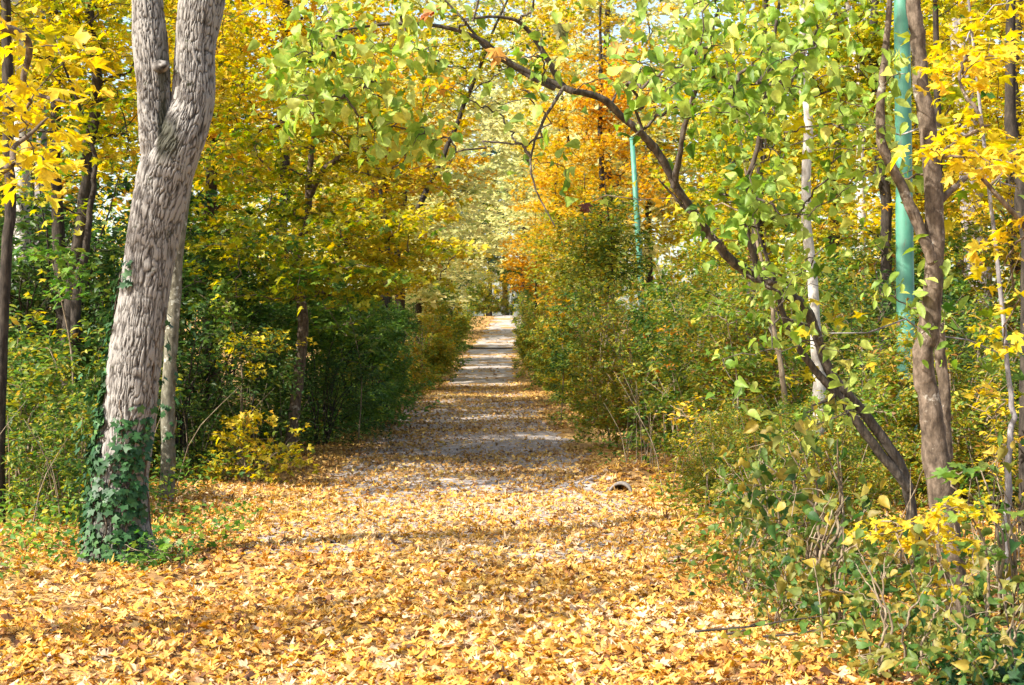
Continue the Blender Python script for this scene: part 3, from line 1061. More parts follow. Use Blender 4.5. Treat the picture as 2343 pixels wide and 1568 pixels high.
cp(sE, 'pale shrub closing the view left of the bend of the path', -2.0, 115.0, 1.4, 1.7, LG)
cp(sA, 'green shrub straight behind the bend of the path', -.2, 121.0, 2.4, 1.7, LG)
cp(sD, 'mixed shrub right of the bend of the path', 3.0, 119.0, 4.4, 1.5, RG)

sD.scale = (.78, .78, .78)
# undergrowth left of the forked tree
LU = 'undergrowth bushes left of the forked tree'
sF = shrub('leafy_bush', 'light green bush at the left edge behind the thick forked trunk', -4.6, 14.2, 1.5, .9, 190, 'hedge', T_OVAL, .045, 20, 51, nst=9, group=LU, bias=.02, bark=M_stem, jit=.22)
cp(sF, 'leafy bush left of the ivy on the forked trunk', -3.75, 13.2, 2.0, .72, LU)
cp(sF, 'leafy bush at the far left under the dark trunks', -5.6, 16.4, 4.0, 1.15, LU)
cp(sF, 'leafy bush between the forked trunk and the dark upright trunk', -4.5, 16.8, 1.0, 1.1, LU)
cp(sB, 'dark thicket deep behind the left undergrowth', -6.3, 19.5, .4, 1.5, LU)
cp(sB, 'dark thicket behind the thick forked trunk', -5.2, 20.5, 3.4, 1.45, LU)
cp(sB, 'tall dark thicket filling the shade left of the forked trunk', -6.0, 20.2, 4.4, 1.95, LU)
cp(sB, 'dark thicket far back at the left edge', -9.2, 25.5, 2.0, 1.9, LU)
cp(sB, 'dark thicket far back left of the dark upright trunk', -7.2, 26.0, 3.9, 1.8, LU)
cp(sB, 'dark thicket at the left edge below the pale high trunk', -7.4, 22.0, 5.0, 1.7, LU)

# yellow maple sapling by the left path edge
shrub('maple_sapling', 'low yellow maple sapling at the path edge below the kinked trunk', -2.85, 16.9, .75, .7, 44, 'maple_mix', T_MAPLE, .055, 10, 61, nst=5, cat='sapling', bias=.03)
B = at(-3.1, 18.3)
build_tree('maple_seedling', 'sapling', 'small maple with one flat spray of yellow leaves in front of the kinked trunk', B,
           [([B - [0, 0, .03], B + [0, 0, .8], W(620, 790, 18.1)], [.014, .011, .005], .6)], np.vstack([pxblob(16, 620, 780, 90, 26, 17.5, 18.5), pxblob(8, 560, 830, 60, 30, 17.6, 18.6)]), T_MAPLE, 'gold', .06, 9, .16, .025, M_dark,
           seed=62, tilt=.3, droop=.3, bias=-.12, parts=('stem', 'foliage'), sides=6)
shrub('foot_ivy', 'clump of green ivy and herbs at the foot of the forked trunk', -2.45, 10.65, .22, .28, 36, 'herb', T_IVY, .04, 8, 63, nst=5, cat='ivy', bias=-.2, lowz=.03)

# ------------------------------------------------------------------ lamp posts
M_green, ntg, outg = new_mat('green_paint')
pb = ntg.nodes.new('ShaderNodeBsdfPrincipled')
nz = ntg.nodes.new('ShaderNodeTexNoise')
nz.inputs['Scale'].default_value = 6
nz.inputs['Detail'].default_value = 6
tcg = ntg.nodes.new('ShaderNodeTexCoord')
ntg.links.new(tcg.outputs['Object'], nz.inputs['Vector'])
rp = ntg.nodes.new('ShaderNodeValToRGB')
rp.color_ramp.elements[0].position = .3
rp.color_ramp.elements[0].color = (.03, .14, .09, 1)
rp.color_ramp.elements[1].position = .7
rp.color_ramp.elements[1].color = (.075, .25, .165, 1)
ntg.links.new(nz.outputs['Fac'], rp.inputs[0])
nr_ = ntg.nodes.new('ShaderNodeTexNoise')
nr_.inputs['Scale'].default_value = 14
nr_.inputs['Detail'].default_value = 8
nr_.inputs['Roughness'].default_value = .75
mpr = ntg.nodes.new('ShaderNodeMapping')
mpr.inputs['Scale'].default_value = (1, 1, .3)
ntg.links.new(tcg.outputs['Object'], mpr.inputs[0])
ntg.links.new(mpr.outputs[0], nr_.inputs['Vector'])
rr = ntg.nodes.new('ShaderNodeValToRGB')
rr.color_ramp.elements[0].position = .56
rr.color_ramp.elements[0].color = (0, 0, 0, 1)
rr.color_ramp.elements[1].position = .72
rr.color_ramp.elements[1].color = (.8, .8, .8, 1)
ntg.links.new(nr_.outputs['Fac'], rr.inputs[0])
mxr = ntg.nodes.new('ShaderNodeMixRGB')
mxr.inputs[2].default_value = (.09, .075, .05, 1)
ntg.links.new(rr.outputs[0], mxr.inputs[0])
ntg.links.new(rp.outputs[0], mxr.inputs[1])
ntg.links.new(mxr.outputs[0], pb.inputs['Base Color'])
pb.inputs['Roughness'].default_value = .55
ntg.links.new(pb.outputs[0], outg.inputs[0])

def green_post(label, D, pxb, pxt, pyt, wb, wt, top):
    b = W(pxb, 1000, D)
    B = at(b[0], D)
    t = W(pxt, pyt, D)
    d = (t - np.array([b[0], D, W(pxb, 1000, D)[2]]))
    d = d / d[2]
    root = thing('green_post', label, 'post', B, 'green posts on the right bank')
    hs = [-.1, .9, .92, 2.6, 2.62, 4.4, 4.42, top]
    rb = wb / 2 / FPX * D
    rt = wt / 2 / FPX * D
    rs = [rb * 1.12, rb * 1.12, rb, rb * .96, rb * .93, (rb + rt) / 2, (rb + rt) / 2 * .97, rt]
    v, q, tt = tube_arrays([(np.array([d * h * [1, 1, 1] for h in hs]), np.array(rs), 20)])
    link('pole', make_mesh('pole', v, tt, q, M_green, smooth=True), root)
    e = d * top
    v, q, tt = tube_arrays([(np.array([e - d * .02, e + d * .02, e + d * .05, e + d * .07]), np.array([rt * 1.15, rt * 1.15, rt * .8, rt * .2]), 20)])
    link('cap', make_mesh('cap', v, tt, q, M_green, smooth=True), root)
    c0 = d * 1.05
    v, q, tt = tube_arrays([(np.array([c0 - d * .02, c0, c0 + d * .04, c0 + d * .06]), np.array([rb * .9, rb * 1.08, rb * 1.08, rb * .9]), 20)])
    link('collar', make_mesh('collar', v, tt, q, M_green, smooth=True), root)
    return root


green_post('near thick green post standing behind the brown trunk at right', 14.2, 2076, 2063, 0, 41, 31, 6.2)
green_post('far thin green post rising from the right hedge', 38.0, 1482, 1440, 330, 15, 11, 6.3)

# ------------------------------------------------------------------ right side trees
# brown trunk near the right edge
p, r = trunk_px(8.3, [(1490, 2205, 74), (1400, 2192, 66), (1250, 2172, 58), (1100, 2150, 62), (1000, 2136, 56), (900, 2125, 50), (820, 2112, 46), (740, 2130, 48), (600, 2141, 44), (400, 2137, 42), (200, 2108, 38), (100, 2100, 34), (0, 2092, 34), (-300, 2080, 30), (-800, 2060, 18)])
B = at(p[0][0], p[0][1])
p[0] = B - [0, 0, .05]
f1, fr1 = trunk_px(8.25, [(600, 2132, 26), (540, 2112, 26), (430, 2062, 24), (310, 2012, 22), (150, 2018, 16), (0, 2032, 13), (-200, 2040, 8)])
f2, fr2 = trunk_px(8.3, [(460, 2150, 18), (430, 2185, 14), (390, 2240, 9), (370, 2300, 6)])
f3, fr3 = trunk_px(8.5, [(1050, 2165, 30), (900, 2162, 26), (740, 2148, 22)])
tg = np.vstack([blob(120, (2.4, 8.6, 6.0), (2.0, 2.0, 1.7), seed=71, holes=.4), pxblob(14, 1990, 300, 150, 250, 8.0, 9.0), pxblob(8, 2100, 700, 90, 120, 8.0, 8.8)])
build_tree('brown_tree', 'tree', 'slender brown tree with crooked trunk in front of the near green post', B,
           [(p, r, .5), (f1, fr1, .4), (f2, fr2, .5), (f3, fr3, .95)], tg, T_OVAL, 'lilac', .05, 10, .18, .06, M_brown, seed=72, hang=True, sides=16, wob=.006)

# the lilac that arches over the path
base = W(2100, 1190, 10.2)
B = at(base[0], base[1])
A1, ar1 = trunk_px(10.2, [(1190, 2108, 42), (1095, 2070, 37), (960, 1985, 33), (860, 1900, 32), (770, 1868, 34), (700, 1835, 33), (640, 1740, 33), (600, 1675, 32), (530, 1610, 30), (420, 1535, 27), (330, 1480, 26), (280, 1425, 24), (225, 1360, 23), (200, 1285, 21), (140, 1248, 18), (60, 1195, 14), (40, 1140, 10), (45, 1060, 7)], 8.8)
A1[0] = B - [0, 0, .06]
ar1 = [r * .7 for r in ar1]
A2, ar2 = trunk_px(10.1, [(1120, 2080, 34), (1000, 1985, 32), (900, 1915, 28), (830, 1850, 24), (740, 1800, 20), (640, 1770, 15), (560, 1740, 10), (470, 1720, 6)], 9.6)
ar2 = [r * .68 for r in ar2]
stubs = []
pa_, ra_ = smooth_path(A1, ar1, 90)
for k_ in (14, 22, 31, 38, 44, 52, 60, 66, 73):
    d_ = norm(rng.normal(0, 1, 3) + [0, -.2, .5])
    L_ = rng.uniform(.06, .3)
    stubs.append(([pa_[k_], pa_[k_] + d_ * L_ * .5, pa_[k_] + d_ * L_ + [0, 0, .03]], [ra_[k_] * .5, ra_[k_] * .35, ra_[k_] * .18], .6))
A3, ar3 = trunk_px(8.95, [(210, 1310, 16), (150, 1180, 13), (90, 1100, 11), (60, 1010, 9), (55, 900, 7), (70, 780, 5)], 8.6)
A4, ar4 = trunk_px(8.9, [(205, 1270, 12), (170, 1200, 10), (120, 1120, 8), (40, 1050, 6), (-40, 980, 5)], 8.9)
A5, ar5 = trunk_px(9.4, [(430, 1540, 16), (330, 1560, 13), (180, 1600, 10), (30, 1640, 7)], 9.0)
A6, ar6 = trunk_px(9.6, [(640, 1740, 16), (480, 1700, 13), (330, 1730, 11), (150, 1760, 9), (-40, 1790, 7)], 9.2)
A7, ar7 = trunk_px(8.9, [(200, 1290, 9), (280, 1240, 7), (360, 1215, 5), (440, 1230, 4), (520, 1270, 3)], 8.7)
tg = np.vstack([
    pxblob(74, 1640, 120, 280, 170, 7.6, 9.6), pxblob(62, 1850, 220, 210, 270, 7.8, 9.8), pxblob(8, 1580, 300, 150, 130, 8.8, 9.8),
    pxblob(5, 1500, 270, 90, 90, 8.2, 9.0), pxblob(5, 1640, 530, 80, 80, 8.6, 9.4), pxblob(6, 1790, 690, 110, 80, 8.8, 9.6), pxblob(7, 1930, 840, 120, 140, 8.8, 9.8),
    pxblob(10, 1680, 480, 130, 60, 8.4, 9.6), pxblob(10, 1790, 480, 90, 60, 8.4, 9.8), pxblob(14, 1850, 560, 170, 200, 8.4, 10), pxblob(8, 1800, 850, 150, 160, 8.6, 10),
    pxblob(60, 780, 130, 190, 110, 8.2, 9.0), pxblob(26, 700, 220, 110, 90, 8.2, 8.9), pxblob(18, 900, 300, 90, 90, 8.3, 8.9), pxblob(12, 1000, 340, 60, 50, 8.4, 8.9),
    pxblob(46, 1130, 130, 160, 140, 8.4, 9.2), pxblob(10, 1230, 330, 120, 120, 8.5, 9.0), pxblob(40, 1500, -120, 480, 110, 8.0, 9.4), pxblob(22, 900, -80, 300, 80, 8.2, 9.0)])
build_tree('arching_lilac', 'tree', 'lilac arching from right over the path with light green heart-shaped leaves', B,
           [(A1, ar1, .45), (A2, ar2, .5), (A3, ar3, .15), (A4, ar4, .15), (A5, ar5, .2), (A6, ar6, .2), (A7, ar7, .5)] + stubs, tg, T_HEART, 'lilac', .056, 7, .16, .05, M_lilac,
           hang=True, seed=81, sides=12, wob=.006, bias=.04, jit=.24,
           keep=lambda P: (np.abs(1171 + P[:, 0] / P[:, 1] * FPX - 1150) > 130) | (rng.random(len(P)) < .22), r_tip=.0022, twj=.1, t0=.35, low=.5)

# dead leaves caught in it
lil = [o for o in col.objects if o.name == 'arching_lilac'][0]
for (px, py, D, sz, cc) in [(1130, 120, 8.6, .085, (.55, .27, .05)), (985, 22, 8.5, .1, (.42, .13, .03)), (1338, 472, 9.0, .06, (.10, .03, .02)), 
                            (1275, 60, 8.8, .07, (.16, .15, .05)), (1415, 105, 8.6, .08, (.5, .3, .08))]:
    P = np.array([W(px, py, D), W(px + 8, py + 10, D + .03)])
    v, f, c = leaves(T_MAPLE, P, rng.normal(0, .5, (2, 3)) + [0, -.8, .4], np.array([[.2, 0, -1.], [-.4, 0, -1.]]), np.full(2, sz), np.array([cc, np.array(cc) * .8]))
    link('dead_leaf', make_mesh('dead_leaf', v - np.array(lil.location), f, None, M_litter, c), lil)

# pale crooked trunk
bare_trunk('pale white crooked trunk behind the arching lilac stem', 14.6, [(1150, 1838, 40), (1060, 1838, 34), (985, 1868, 36), (880, 1866, 32), (700, 1850, 24), (500, 1832, 22), (250, 1835, 20), (100, 1828, 18)], M_pale, top=8)
bare_trunk('pale grey thick trunk in the woods at the right', 25.0, [(960, 2245, 64), (700, 2240, 58), (400, 2225, 54), (0, 2200, 48)], M_greybark, top=11)
bare_trunk('white birch trunk glimpsed through leaves left of the near green post', 27.0, [(960, 1990, 22), (700, 1975, 20), (400, 1968, 18), (200, 1966, 16)], M_pale, top=9)
bare_trunk('thin grey stem at the right edge beside the brown tree', 9.6, [(1440, 2305, 22), (1250, 2300, 18), (1000, 2290, 14), (800, 2285, 11)], M_greybark, top=4.5, nt=8)
bare_trunk('thin pale sapling stem left of the pale crooked trunk', 13.6, [(1140, 1800, 15), (900, 1790, 13), (700, 1760, 10), (520, 1725, 7)], M_stem, top=4.5, nt=8)
bare_trunk('dark trunk leaning in at the right edge', 11.5, [(1260, 2350, 40), (700, 2342, 34), (450, 2330, 30), (200, 2300, 24)], M_dark, top=8, nt=24)
bare_trunk('thin dark trunk behind the crooked brown tree', 16.5, [(1090, 2185, 26), (850, 2155, 22), (500, 2150, 18)], M_dark, top=8)
bare_trunk('grey trunk between the far green post and the pale crooked trunk', 22.0, [(1000, 1715, 24), (700, 1720, 20), (400, 1735, 17)], M_dark, top=9)

# golden maple bough at the right edge: the trunk stands outside the frame
B = at(3.6, 7.2)
tg = np.vstack([pxblob(13, 2235, 135, 135, 60, 6.5, 7.6), pxblob(15, 2245, 345, 135, 62, 6.3, 7.4), pxblob(3, 2300, 540, 60, 60, 6.6, 7.2), pxblob(4, 2315, 760, 50, 90, 7.4, 8.2), blob(90, (3.9, 7.4, 5.2), (1.6, 1.9, 1.5), seed=91, holes=.4)])
build_tree('yellow_maple', 'tree', 'bright yellow maple bough reaching in at the upper right edge', B,
           [([B - [0, 0, .05], B + [.05, 0, 1.6], B + [0, .1, 3.4], B + [.1, .2, 5.6]], [.1, .085, .06, .02], .3),
            ([B + [0, .05, 1.9], W(2420, 560, 7.0), W(2330, 500, 6.9), W(2230, 390, 6.8), W(2180, 330, 6.7)], [.03, .018, .013, .009, .004], .4)],
           tg, T_MAPLE, 'gold', .058, 8, .17, .035, M_brown, tilt=.35, droop=.3, bias=.0, seed=92, r_tip=.0025)

# yellow and mixed trees right behind
maple('golden maple behind the near green post', 4.9, 20.5, 9.0, 5.2, 2.8, 2.3, 330, 'maple_mix', 18, .08, 101, .05, .1)
maple('yellow maple deep in the woods at the right edge', 7.6, 23.0, 10.0, 5.6, 3.6, 2.9, 380, 'gold', 16, .09, 102, -.1, .13)
maple('orange maple glowing over the right hedge', 2.5, 42.0, 12.5, 7.6, 4.2, 2.7, 520, 'orange', 20, .085, 103, -.17, .12)
maple('bright orange maple low over the path at right', 1.5, 47.0, 9.0, 5.6, 2.3, 1.8, 320, 'orange', 18, .085, 104, -.08, .09)
maple('yellow green maple behind the far green post', 4.8, 29.0, 9.0, 5.4, 2.8, 2.4, 340, 'maple_mix', 18, .085, 105, .02, .11)
maple('olive young maple above the right hedge', 4.1, 24.5, 5.0, 3.5, 1.3, 1.5, 180, 'maple_mix', 18, .07, 106, -.15, .06)

# ------------------------------------------------------------------ low growth front right
RL = 'low lilac suckers at the lower right'
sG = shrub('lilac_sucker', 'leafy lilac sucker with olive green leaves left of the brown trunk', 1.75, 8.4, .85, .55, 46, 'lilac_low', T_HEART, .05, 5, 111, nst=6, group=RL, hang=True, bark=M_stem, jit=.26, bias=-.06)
cp(sG, 'low lilac sucker at the bottom edge right of centre', 1.75, 7.0, 2.0, .8, RL)
cp(sG, 'taller lilac sucker behind the yellow spray at right', 2.0, 9.8, 3.6, 1.3, RL)
cp(sG, 'lilac sucker at the lower right corner', 2.15, 6.7, 5.1, .7, RL)
cp(sG, 'lilac sucker beside the foot of the brown trunk', 2.85, 8.6, 1.2, 1.2, RL)
cp(sG, 'small lilac sucker farthest left on the leaf-covered verge', 1.45, 9.4, .5, .62, RL)
cp(sG, 'small lilac sucker just behind the fallen dark twig', 1.5, 8.5, 3.3, .55, RL)
cp(sG, 'tall lilac sucker under the arching stem', 1.9, 10.9, 4.2, 1.05, RL)
cp(sG, 'lilac sucker at the bank edge near the concrete pipe', 1.95, 12.4, 2.7, .8, RL)
cp(sC, 'twiggy brush on the bank below the pale crooked trunk', 3.35, 13.2, .9, .55, RL)
cp(sC, 'low twiggy brush right of the concrete pipe', 1.95, 14.4, 2.2, .38, RL)
cp(sC, 'low twiggy brush on the verge in front of the pipe', 2.15, 12.9, 3.1, .42, RL)
cp(sC, 'twiggy brush at the verge behind the low lilac suckers', 2.45, 11.6, 5.1, .45, RL)
cp(sC, 'twiggy brush beside the near green post foot', 3.7, 12.6, 3.9, .7, RL)

# spray of yellow maple leaves in front of the brown trunk
B = at(2.15, 7.7)
build_tree('yellow_spray', 'sapling', 'small maple with a flat spray of yellow leaves before the brown trunk', B,
           [([B - [0, 0, .03], B + [.0, 0, .35], W(2150, 1215, 7.5), W(1990, 1225, 7.4)], [.012, .01, .007, .003], .35)],
           np.vstack([pxblob(16, 2040, 1215, 125, 36, 7.2, 7.7), pxblob(7, 2190, 1190, 90, 70, 7.2, 7.8), pxblob(5, 2180, 1330, 90, 60, 7.2, 7.8)]), T_MAPLE, 'gold', .048, 9, .12, .02, M_stem,
           seed=121, tilt=.3, droop=.3, bias=-.05, parts=('stem', 'foliage'), sides=6)
def spray(name, label, px, py, D, rx, ry, n, pal, tmpl, size, seed, bias=0., per=8, cat='sapling'):
    tip = W(px, py, D)
    B = at(tip[0] + .1, D + .15)
    h = tip[2] - B[2]
    build_tree(name, cat, label, B, [([B - [0, 0, .03], B + [.05, .02, h * .55], tip], [.006 + .004 * h, .005 + .002 * h, .004], .55)],
               np.vstack([pxblob(n, px, py, rx, ry, D - .5, D + .5), pxblob(n // 3, px + rx * .3, py + ry * 1.6, rx * .7, ry * .8, D - .4, D + .4)]),
               tmpl, pal, size, per, .15, .025, M_stem, seed=seed, tilt=.35, droop=.3, bias=bias, parts=('stem', 'foliage'), sides=6)


spray('maple_sapling', 'green maple sapling with broad leaves in the shade left of the forked trunk', 120, 600, 15.3, 95, 45, 18, 'herb', T_MAPLE, .07, 171)
spray('maple_sapling', 'dim green maple sapling between the thin lichen-spotted trunk and the kinked trunk', 520, 690, 18.6, 100, 60, 22, 'hedge_green', T_MAPLE, .07, 172, .2)
spray('hazel_sapling', 'bright green sapling right of the kinked maple trunk', 800, 720, 22.0, 110, 60, 30, 'hedge_green', T_OVAL, .065, 173, .3, 10)
spray('maple_sapling', 'amber maple spray on the right hedge close to the path', 1270, 690, 27.0, 60, 40, 14, 'orange', T_MAPLE_LO, .075, 174)
spray('maple_sapling', 'yellow sapling spray low in the brush behind the concrete pipe', 1600, 950, 16.2, 110, 40, 18, 'gold', T_OVAL, .042, 175, -.1)
spray('maple_sapling', 'green maple spray among the brush left of the pale crooked trunk', 1660, 720, 16.0, 90, 50, 16, 'herb', T_MAPLE, .06, 176)
spray('maple_sapling', 'rust coloured spray among the brush below the far green post', 1520, 770, 20.0, 70, 40, 10, 'orange', T_MAPLE_LO, .07, 177, .2)
spray('maple_sapling', 'yellow sapling at the right edge behind the brown tree', 2270, 960, 11.0, 70, 90, 16, 'gold', T_OVAL, .045, 178)
spray('hazel_sapling', 'light green sapling in front of the near green post', 2010, 900, 12.6, 90, 60, 14, 'herb', T_OVAL, .05, 179)

# green maple leaves mixed in
B = at(2.45, 7.9)
build_tree('green_seedling', 'sapling', 'maple seedling with few large green leaves beside the brown trunk', B,
           [([B - [0, 0, .03], B + [0, 0, .5], W(2190, 1130, 7.7)], [.01, .008, .004], .4)],
           np.vstack([pxblob(6, 2220, 1130, 100, 60, 7.4, 7.9), pxblob(4, 2240, 1230, 80, 40, 7.4, 7.9)]), T_MAPLE, 'hedge_green', .07, 4, .12, .03, M_stem,
           seed=122, tilt=.5, droop=.3, bias=.2, parts=('stem', 'foliage'), sides=6)

# fallen dark twig on the leaves
tw = [[W(1590, 1478, 8.0), W(1660, 1445, 7.95), W(1745, 1400, 7.9), W(1800, 1408, 7.85), W(1900, 1398, 7.8)], [W(1660, 1445, 7.95), W(1700, 1420, 7.9), W(1720, 1385, 7.9), W(1760, 1350, 7.9)], [W(1745, 1400, 7.9), W(1830, 1370, 7.8), W(1890, 1330, 7.8)]]
pl_ = []
for k, a in enumerate(tw):
    a = np.array(a)
    a[:, 2] = ground_z(a[:, 0], a[:, 1]) + .07 + .03 * np.arange(len(a))
    pl_.append((*smooth_path(a, np.linspace(.007, .003, len(a)), 14), 6))
v, q, t = tube_arrays(pl_)
tag(link('fallen_twig', make_mesh('fallen_twig', v, t, q, M_dark, smooth=True)), 'dark forked twig lying on golden leaves at lower right', 'twig')

# ------------------------------------------------------------------ concrete pipe
M_conc = noise_mat('concrete', [(.12, .105, .09), (.22, .2, .18), (.34, .315, .3)], 40, bump=.3)
M_black = noise_mat('pipe_depth_shade', [(.012, .01, .008), (.02, .017, .014), (.03, .025, .02)], 20)  # near-black colour painted for the shade deep inside the pipe
pb_ = np.array([1.08, 15.25, .02])
pipe = thing('drain_pipe', 'round concrete drain pipe poking out of the right verge', 'pipe', pb_)
ro, ri, L, ns_ = .125, .098, 1.3, 36
th = np.arange(ns_) / ns_ * 2 * math.pi
ax = norm(np.array([.12, 1.0, -.06]))
sx = norm(np.cross(ax, [0, 0, 1.0]))
sz = np.cross(sx, ax)
ring = lambda r, d: ax * d + r * (np.cos(th)[:, None] * sx + np.sin(th)[:, None] * sz)
V = np.vstack([ring(ri, L), ring(ri, .008), ring((ri + ro) / 2, 0), ring(ro, .008), ring(ro, L)])
Q = []
for a in range(4):
    for j in range(ns_):
        k = (j + 1) % ns_
        Q.append((a * ns_ + j, a * ns_ + k, (a + 1) * ns_ + k, (a + 1) * ns_ + j))
link('shell', make_mesh('shell', V, None, np.array(Q), M_conc, smooth=True), pipe)
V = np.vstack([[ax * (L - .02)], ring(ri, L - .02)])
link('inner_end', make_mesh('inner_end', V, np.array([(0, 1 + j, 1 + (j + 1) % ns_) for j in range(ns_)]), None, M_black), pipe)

# ------------------------------------------------------------------ stuff: herbs, dry stems
def scatter_xy(n, boxes):
    res = []
    w = np.array([b[4] for b in boxes], float)
    w /= w.sum()
    for b, k in zip(boxes, w):
        m = int(n * k)
        res.append(np.column_stack([rng.uniform(b[0], b[1], m), rng.uniform(b[2], b[3], m)]))
    return np.concatenate(res)


def ground_cover(n, boxes, size, tmpl, pal, h, seed, bias=0.):
    xy = scatter_xy(n, boxes)
    clump = Noise3(seed, freq=1.8)(np.column_stack([xy, 0 * xy[:, 0]]))
    xy = xy[clump > rng.normal(-.1, .5, len(xy))]
    m = len(xy)
    P = np.column_stack([xy, ground_z(xy[:, 0], xy[:, 1]) + .03 + rng.random(m) ** 1.5 * h])
    return leaves(tmpl, P, np.array([0, 0, 1.]) + rng.normal(0, .5, (m, 3)), rng.normal(0, 1, (m, 3)) * [1, 1, .3], size * rng.uniform(.5, 1.2, m), colours(pal, P, bias, .3, .2, 2, seed))


v, f, c = join([
    ground_cover(5200, [(-5.6, -3.0, 11.2, 16, 1), (-4.6, -3.2, 9.6, 11.5, .35)], .04, T_OVAL, 'herb', .35, 131),
    ground_cover(700, [(-3.2, -2.1, 10.4, 13.5, 1)], .045, T_IVY, 'herb', .12, 132, -.15),
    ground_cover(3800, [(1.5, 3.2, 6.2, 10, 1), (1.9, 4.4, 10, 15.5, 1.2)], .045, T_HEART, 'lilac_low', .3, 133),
    ground_cover(1500, [(1.9, 2.7, 6.2, 8.0, 1)], .05, T_IVY, 'ivy', .14, 134, .1),
    ground_cover(4500, [(-5.5, -2.7, 16, 26, 1)], .05, T_OVAL, 'hedge_green', .3, 135),
    ground_cover(420, [(1.05, 1.7, 7, 12, 1)], .045, T_HEART, 'lilac_low', .18, 140),
    ground_cover(2600, [(1.35, 3.0, 9.5, 15.5, 1)], .04, T_OVAL, 'olive', .28, 139, .12),
    ground_cover(4500, [(1.0, 4.5, 16, 30, 1)], .045, T_OVAL, 'olive', .35, 136),
    ground_cover(3500, [(-4.5, -2.6, 26, 60, 1), (.9, 3.5, 30, 60, 1)], .06, T_OVAL, 'hedge', .4, 137, .1),
    ground_cover(4000, [(-9, -3.2, 60, 112, 1), (1.0, 7, 60, 112, 1)], .13, T_SIMPLE, 'herb', .5, 138),
])
tag(link('ground_cover', make_mesh('ground_cover', v, f, None, M_leaf, c)), 'low herbs and ground ivy on both verges', 'ground cover', kind='stuff')

polys = []
for (x0, x1, y0, y1, n, h0, h1) in [(1.5, 3.2, 11, 16, 34, .3, .9), (1.25, 3.2, 16, 24, 110, .4, 1.3), (-5.2, -3.4, 12, 15.5, 60, .4, 1.1), (-4.6, -2.9, 16.5, 23, 60, .4, 1.3), (1.6, 3.3, 7, 11, 60, .3, .9), (3, 6, 14, 22, 120, .6, 2.2)]:
    for _ in range(n):
        x, y = rng.uniform(x0, x1), rng.uniform(y0, y1)
        h = rng.uniform(h0, h1)
        l = rng.normal(0, .28, 2) * h
        b = at(x, y, -.02)
        polys.append((*smooth_path([b, b + [l[0] * .3, l[1] * .3, h * .55], b + [l[0], l[1], h]], [.006, .0045, .002], 6), 4))
v, q, t = tube_arrays(polys)
tag(link('dry_stems', make_mesh('dry_stems', v, t, q, M_stem, smooth=True)), 'dry tan stems standing in the brush on both verges', 'dry stems', kind='stuff')

# ------------------------------------------------------------------ background trees
BG = 'trees in the woods behind'
bA = maple('tall yellow tree behind the left hedge at the foot of the rise', -6.5, 33.0, 13.0, 7.4, 5.0, 3.2, 430, 'maple_mix', 16, .13, 141, .1, .16, tmpl=T_SIMPLE, group=BG, name='tall_tree', sh=.45)
bB = maple('tall green yellow tree in the woods right of the far post', 7.0, 33.0, 13.0, 7.0, 5.4, 3.2, 430, 'maple_green', 16, .13, 142, .1, .16, tmpl=T_SIMPLE, group=BG, name='tall_tree', sh=.45)
bC = maple('pale yellow tree shining at the end of the path on the left', -5.5, 66.0, 15.0, 8.2, 6.0, 3.6, 480, 'pale', 16, .17, 143, 0, .18, tmpl=T_SIMPLE, group=BG, name='tall_tree', sh=.6)
k = 0
spots = [
    (bA, -10.5, 30, 1.0, 1.0, 'yellow tree far back at the left edge'),
    (bB, -13.5, 36, 2.0, 1.1, 'green yellow tree deepest in the left woods'),
    (bB, -8.2, 42, 4.0, 1.05, 'green yellow tree behind the tall golden maple on the left'),
    (bA, -6.0, 52, 3.1, 1.0, 'yellow tree over the left hedge at the foot of the rise'),
    (bB, -12.0, 54, 1.6, 1.2, 'green yellow tree behind the kinked maple, far back'),
    (bA, -18.0, 46, .4, 1.25, 'yellow tree far back behind the forked trunk'),
    (bC, -10.5, 76, 2.2, 1.1, 'pale tree behind the shrubs left of the rise'),
    (bA, 10.8, 36, 2.6, 1.1, 'yellow tree far back at the right edge'),
    (bA, 7.4, 44, 5.2, 1.05, 'yellow tree behind the near green post, far back'),
    (bB, 12.5, 48, .9, 1.2, 'green yellow tree deepest in the right woods'),
    (bA, 4.9, 55, 1.9, 1.0, 'yellow tree behind the orange maple'),
    (bB, 9.0, 62, 3.8, 1.2, 'green yellow tree behind the arching lilac stem, far back'),
    (bC, 4.6, 74, .7, 1.0, 'pale tree right of the top of the path'),
    (bA, 17.0, 58, 4.6, 1.35, 'yellow tree far beyond the pale grey trunk'),
    (bC, -6.2, 92, 5.0, 1.0, 'pale tree at the crest left of the path'),
    (bC, 4.4, 98, 4.0, 1.1, 'pale tree at the crest right of the path'),
    (bC, -3.2, 78, 1.2, 1.15, 'pale tree leaning over the rising path from the left'),
    (bC, 2.6, 88, 5.6, 1.2, 'pale tree leaning over the rising path from the right'),
    (bC, -3.6, 59, 4.4, .85, 'pale tree overhanging the start of the rise on the left'),
    (bC, -.6, 134, 3.9, 1.5, 'tall pale tree straight beyond the bend of the path'),
    (bC, 3.3, 51, 2.9, 1.1, 'tall pale tree high above the orange maple'),
    (bC, -3.7, 50, 5.9, 1.1, 'tall pale tree high above the left hedge, reaching over the path'),
    (bB, -9.8, 27, .2, .9, 'green yellow tree close behind the dark left trunks'),
    (bC, .9, 104, 2.9, 1.6, 'tall pale tree reaching over the crest of the path'),
    (bB, -3.4, 126, 3.0, 1.1, 'green yellow tree closing the view where the path bends'),
    (bC, -8.0, 116, 1.0, 1.25, 'pale yellow tree farthest up the path on the left'),
    (bC, 6.0, 122, 2.0, 1.2, 'pale yellow tree farthest up the path on the right'),
]
for s, x, y, rz, sc, lab in spots:
    copy_thing(s, lab, at(x, y), rz, sc, BG)


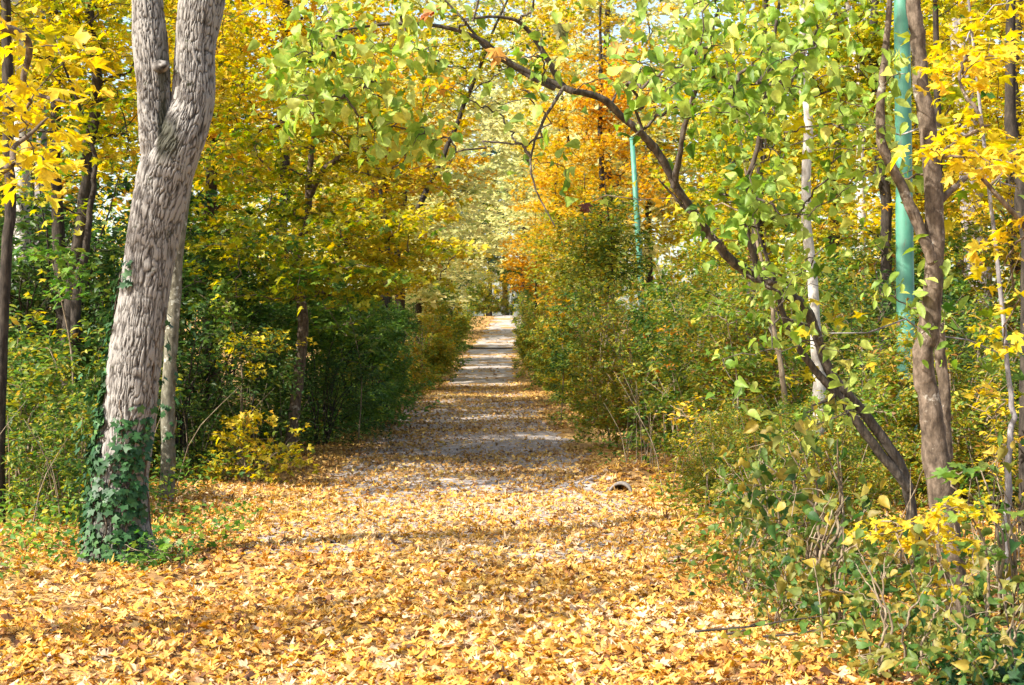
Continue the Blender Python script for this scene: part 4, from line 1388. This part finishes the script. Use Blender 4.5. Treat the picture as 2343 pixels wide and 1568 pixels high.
# conifers at the end of the path
def conifer(label, x, y, h, rad, seed):
    B = at(x, y)
    root = thing('pine_tree', label, 'pine', B, 'dark pines at the end of the path')
    P, N, T = [], [], []
    br = [(np.array([B - [0, 0, .1], B + [0, 0, h * .5], B + [0.1, 0, h]]), np.array([.22, .14, .02]), 10)]
    r0 = np.random.default_rng(seed)
    for z in np.arange(.25 * h, h, .3):
        for _ in range(4):
            a = r0.uniform(0, 6.28)
            L = rad * (1 - z / h) ** .7 * r0.uniform(.6, 1.1) + .2
            d = np.array([math.cos(a), math.sin(a), -.12])
            br.append((np.array([B + [0, 0, z], B + [0, 0, z] + d * L * .5, B + [0, 0, z] + d * L + [0, 0, .15 * L]]), np.array([.03, .02, .008]), 4))
            m = int(50 * L)
            t_ = r0.uniform(.2, 1, m)
            P.append(B + [0, 0, z] + d * L * t_[:, None] + r0.normal(0, .13, (m, 3)))
            T.append(d + r0.normal(0, .7, (m, 3)))
            N.append(np.array([0, 0, 1.]) + r0.normal(0, .6, (m, 3)))
    P, N, T = map(np.concatenate, (P, N, T))
    v, q, t = tube_arrays(br)
    link('trunk', make_mesh('trunk', v - B, t, q, M_dark, smooth=True), root)
    v, f, c = leaves([rhomb(.05, .22), rhomb(.02, .3)], P, N, T, .17 * r0.uniform(.6, 1.2, len(P)), colours('conifer', P))
    link('crown', make_mesh('crown', v - B, f, None, M_needle, c), root)
    return root


maple('young green and yellow tree over the right hedge under the orange maple', 1.95, 41.0, 6.2, 3.9, 2.1, 1.6, 300, 'hedge', 24, .07, 107, .12, .06, tmpl=T_OVAL)
maple('leafy green sapling rising from the right hedge left of the far green post', 1.75, 29.0, 4.8, 3.2, 1.2, .95, 170, 'hedge', 22, .06, 108, .02, .04, tmpl=T_OVAL)
maple('orange maple sprays low beside the path right of the dark pines', .9, 58.0, 6.5, 4.6, 1.7, 1.5, 170, 'orange', 16, .1, 109, -.02, .06)
conifer('tall blue green pine standing where the path disappears', -1.9, 132.0, 19.0, 3.6, 151)
conifer('shorter blue green pine left of the pale trees at the path end', -5.6, 128.0, 14.0, 3.2, 152)
conifer('blue green pine right of the far path crest', 1.6, 140.0, 14.0, 3.2, 153)

# distant woods as one mass
n = 42000
y = rng.uniform(62, 165, n)
side = rng.random(n)
x = rng.normal(0, 1, n)
x = np.where(side < .46, -rng.uniform(7, 48, n), np.where(side < .92, rng.uniform(7, 48, n), rng.uniform(-8, 10, n)))
y = np.where(side >= .92, rng.uniform(132, 165, n), y)
hz = Noise3(161, freq=.35)(np.column_stack([x, y, 0 * x]))
z = ground_z(x, y) + rng.random(n) ** .8 * (11 + 3.0 * hz)
P = np.column_stack([x, y, z])
P = P[Noise3(162, freq=.55)(P) > -.75]
n = len(P)
v, f, c = leaves(T_SIMPLE, P, rng.normal(0, 1, (n, 3)) + [0, 0, .6], rng.normal(0, 1, (n, 3)), .33 * rng.uniform(.5, 1.2, n), colours('maple_mix', P, .0, .35, .15, .5, 163))
tag(link('distant_woods', make_mesh('distant_woods', v, f, None, M_leaf, c)), 'distant yellow and green woods closing the view', 'woods', kind='stuff')
